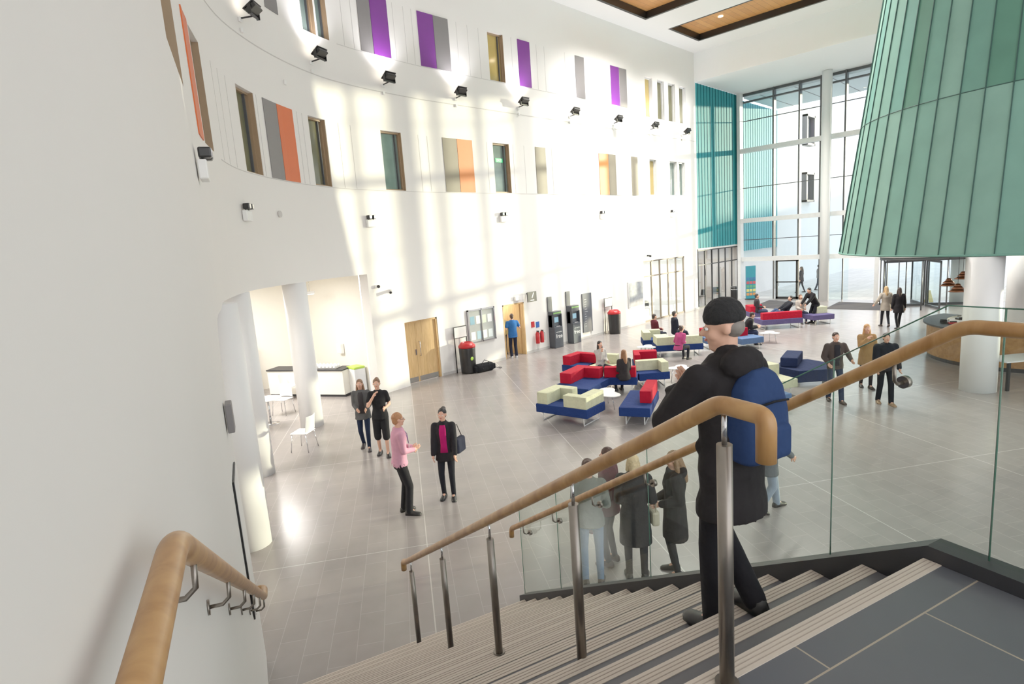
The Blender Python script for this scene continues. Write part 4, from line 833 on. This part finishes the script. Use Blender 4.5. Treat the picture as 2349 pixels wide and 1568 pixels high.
t=thing('shoulder_bag','dark navy patterned bag on the shoulder of the woman with magenta top','bag',wloc(r,(-.26,-.1,.86)),r.rotation_euler.z+rad(70)); MB().use(cloth((50,54,74))).box(-.14,-.06,0,.14,.06,.28,bev=.04,seg=3).build('bag_body',t); MB().use(BLACK).tube([(-.11,0,.25),(-.04,-.05,.5),(.04,-.05,.5),(.11,0,.25)],.009,6).build('strap',t)
r,i=person('young woman with long hair, grey cardigan and dark jeans walking beside the cafe',fl(842,1028),232,1.66,'f',('long',(132,94,66)),((104,104,106),dict(fat=.022,hem=.16,name='cardigan')),((34,46,74),'slim'),(40,30,34),.015,hl=(-.12,.18,1.04),hr=(.1,.2,1.06),fl=(-.08,.13,.085),fr=(.08,-.15,.1),pel=(0,0,.925),inner=(70,66,70),pr=-15)
r,i=person('person in black t-shirt and long black shorts with hand raised to chin',fl(882,1042),232,1.74,'f',('bun',(120,84,60)),((32,32,36),dict(fat=.018,hem=.08,sleeve=.4,name='t_shirt')),((28,28,32),'shorts'),(22,22,24),.015,hl=(-.14,.18,1.12),hr=(.08,.17,1.4),er=(.6,.1,-1),fl=(-.1,.1,.085),fr=(.09,-.1,.09))
r,i=person('man in blue polo shirt and jeans with his back turned, in the doorway',fl(1180,820),60,1.76,'m',('short',(74,54,42)),((50,116,196),dict(fat=.022,hem=.12,sleeve=.4,name='polo_shirt')),((36,40,60),'trousers'),(200,200,205),.018,hl=(-.2,.16,1.2),hr=(.24,.28,1.2),curl=1)
r,i=person('person with ginger hair half hidden behind the man in the blue polo',V((fl(1163,812).x,17.1,0)),200,1.66,'f',('long',(170,96,50)),((200,180,120),dict(fat=.02,hem=.1,name='top')),((60,60,70),'slim'),(30,30,30),.02)
SEAT=dict(pel=(0,0,.53),fl=(-.1,.42,.085),fr=(.1,.42,.085),hl=(-.1,.28,.68),hr=(.1,.28,.68))
def sit(label,px,py,face,h,sex,hair,top,legs,**k):
    q=dict(SEAT); q.update(k); return person(label,V((fl(px,py,.43).x,fl(px,py,.43).y,0)),face,h,sex,hair,top,legs,det=q.pop('det',.02),**q)
sit('dark haired woman in white top seated on the cream sofa',1378,842,250,1.66,'f',('long',(30,24,24)),((230,226,220),dict(fat=.02,name='top')),((60,62,70),'slim'),hr=(.08,.2,1.0))
sit('woman with long chestnut hair seated with her back to the camera on red sofa',1433,868,60,1.66,'f',('long',(138,92,56)),((50,46,48),dict(fat=.024,name='jumper')),((40,42,52),'slim'))
sit('person in maroon top seated on the left cream sofa of second group',1502,768,-30,1.68,'m',('short',(50,34,28)),((100,34,48),dict(fat=.022,name='top')),((50,54,70),'slim'))
sit('man in dark shirt seated with legs stretched right, second group',1548,765,-40,1.76,'m',('short',(36,28,26)),((38,42,56),dict(fat=.022,name='shirt')),((44,50,66),'trousers'),fl=(-.1,.55,.1),fr=(.1,.6,.1))
sit('person in pink top leaning over a dark coat on the blue sofa',1556,800,-10,1.64,'f',('bun',(60,42,34)),((214,80,140),dict(fat=.02,name='top')),((40,42,50),'slim'),lean=(0,.35))
sit('person in black jacket leaning forward on the red sofa behind beanie man',1708,765,-60,1.72,'m',('short',(34,26,24)),((34,34,38),dict(fat=.03,name='jacket')),((50,60,90),'trousers'),lean=(0,.5),hl=(-.08,.45,.7),hr=(.08,.45,.7))
sit('dark haired man seated at the left of the third group',1736,716,-60,1.72,'m',('short',(30,24,22)),((52,46,52),dict(fat=.022,name='jumper')),((60,70,100),'trousers'))
sit('person in jeans lounging with legs stretched out on the red sofa',1800,722,140,1.74,'m',('short',(40,30,26)),((34,36,44),dict(fat=.026,name='hoodie')),((66,84,124),'trousers'),lean=(0,-.5),fl=(-.1,.8,.5),fr=(.08,.75,.5),kp=(0,.1,1))
sit('person in cream jumper seated in front of the bending figure',1836,718,220,1.68,'f',('bob',(96,66,46)),((226,212,200),dict(fat=.022,name='jumper')),((50,56,80),'slim'))
r,i=person('person in black coat bending forward beside the third sofa group',fl(1866,740),150,1.72,'m',('short',(30,24,22)),((28,28,32),dict(fat=.035,hem=.15,name='coat')),((30,32,40),'trousers'),(20,20,20),.02,lean=(0,.65),hl=(-.15,.55,.9),hr=(.15,.55,.9),pel=(0,-.08,.92))
r,i=person('blonde woman in cream coat walking towards the revolving door',fl(2030,750),30,1.68,'f',('long',(206,168,118)),((216,204,188),dict(fat=.03,hem=.22,name='coat')),((40,42,50),'slim'),(60,46,40),.02,fl=(-.08,.22,.085),fr=(.08,-.2,.12),hl=(-.38,.1,1.0),pr=-20)
r,i=person('dark haired woman in black coat walking beside the blonde in cream',fl(2060,754),30,1.66,'f',('long',(60,42,34)),((40,38,42),dict(fat=.034,hem=.25,name='coat')),((32,34,40),'slim'),(26,24,24),.02,fl=(-.08,-.16,.1),fr=(.08,.2,.085))
r,i=person('young man in brown jacket and jeans walking to the camera, right of the sofas',fl(1914,920),215,1.74,'m',('short',(62,42,32)),((78,68,64),dict(fat=.026,hem=.1,collar=1,name='jacket')),((44,56,82),'trousers'),(60,44,34),.014,inner=(40,40,46),hl=(-.3,.2,1.08),hr=(.22,.18,1.02),fl=(-.1,.18,.085),fr=(.1,-.14,.1))
r,i=person('woman with long ginger blonde hair in tan coat behind the man in black',fl(1985,888),212,1.70,'f',('long',(200,146,88)),((184,142,92),dict(fat=.026,hem=.3,name='coat')),((46,42,46),'slim'),(44,34,30),.016,fl=(-.08,.12,.085),fr=(.08,-.12,.09),hr=(.05,.18,1.38),er=(.6,.1,-1))
r,i=person('dark haired man in black padded coat walking to the camera, rightmost of the three',fl(2028,925),212,1.72,'m',('short',(28,24,24)),((32,34,42),dict(fat=.042,hem=.1,collar=1,name='coat')),((28,30,36),'trousers'),(150,120,90),.014,hl=(-.24,.16,.92),hr=(.24,.16,.92),fl=(-.1,.14,.085),fr=(.1,-.12,.09))
r,i=person('receptionist in red top seated behind the curved desk',V((22.6,2.3,0)),190,1.68,'f',('bob',(50,36,30)),((196,40,50),dict(fat=.02,name='top')),((40,40,46),'slim'),det=.022,**dict(SEAT,pel=(0,0,.56)))
make_chair('office_chair','black chair under the receptionist behind the curved desk',PB,(22.6,2.3,0),rad(100),leg=PB)
r,i=person('person in dark coat walking outside, left one behind glass door',V((40.5,13.6,0)),100,1.7,'f',('long',(80,60,50)),((60,56,66),dict(fat=.03,hem=.2,name='coat')),((40,40,50),'slim'),det=.024,fl=(-.08,.2,.085),fr=(.08,-.2,.1))
r,i=person('person in light coat walking outside, right one behind glass door',V((42.0,13.0,0)),280,1.7,'m',('short',(60,50,46)),((170,160,160),dict(fat=.03,hem=.1,name='coat')),((70,76,90),'trousers'),det=.024,fl=(-.08,.2,.085),fr=(.08,-.2,.1))
# ---------------------------------------------------------------- light
w=bpy.data.worlds.new('sky'); bpy.context.scene.world=w; w.use_nodes=True; bg=w.node_tree.nodes['Background']
tc=w.node_tree.nodes.new('ShaderNodeTexCoord'); sx=w.node_tree.nodes.new('ShaderNodeSeparateXYZ'); cr_=w.node_tree.nodes.new('ShaderNodeValToRGB')
cr_.color_ramp.elements[0].position=.0; cr_.color_ramp.elements[0].color=(1,.975,.95,1); cr_.color_ramp.elements[1].position=.6; cr_.color_ramp.elements[1].color=(.8,.89,1,1)
w.node_tree.links.new(tc.outputs['Generated'],sx.inputs[0]); w.node_tree.links.new(sx.outputs[2],cr_.inputs[0]); w.node_tree.links.new(cr_.outputs[0],bg.inputs[0]); bg.inputs[1].default_value=1.9
sl_=bpy.data.lights.new('sun','SUN'); sl_.energy=4.8; sl_.angle=rad(.8); sl_.color=(1,.87,.60); so=bpy.data.objects.new('sun',sl_); C.objects.link(so); so.rotation_euler=V((-1,.6,-math.tan(rad(4.6))*1.166)).to_track_quat('-Z','Y').to_euler(); so.location=(60,-10,12)
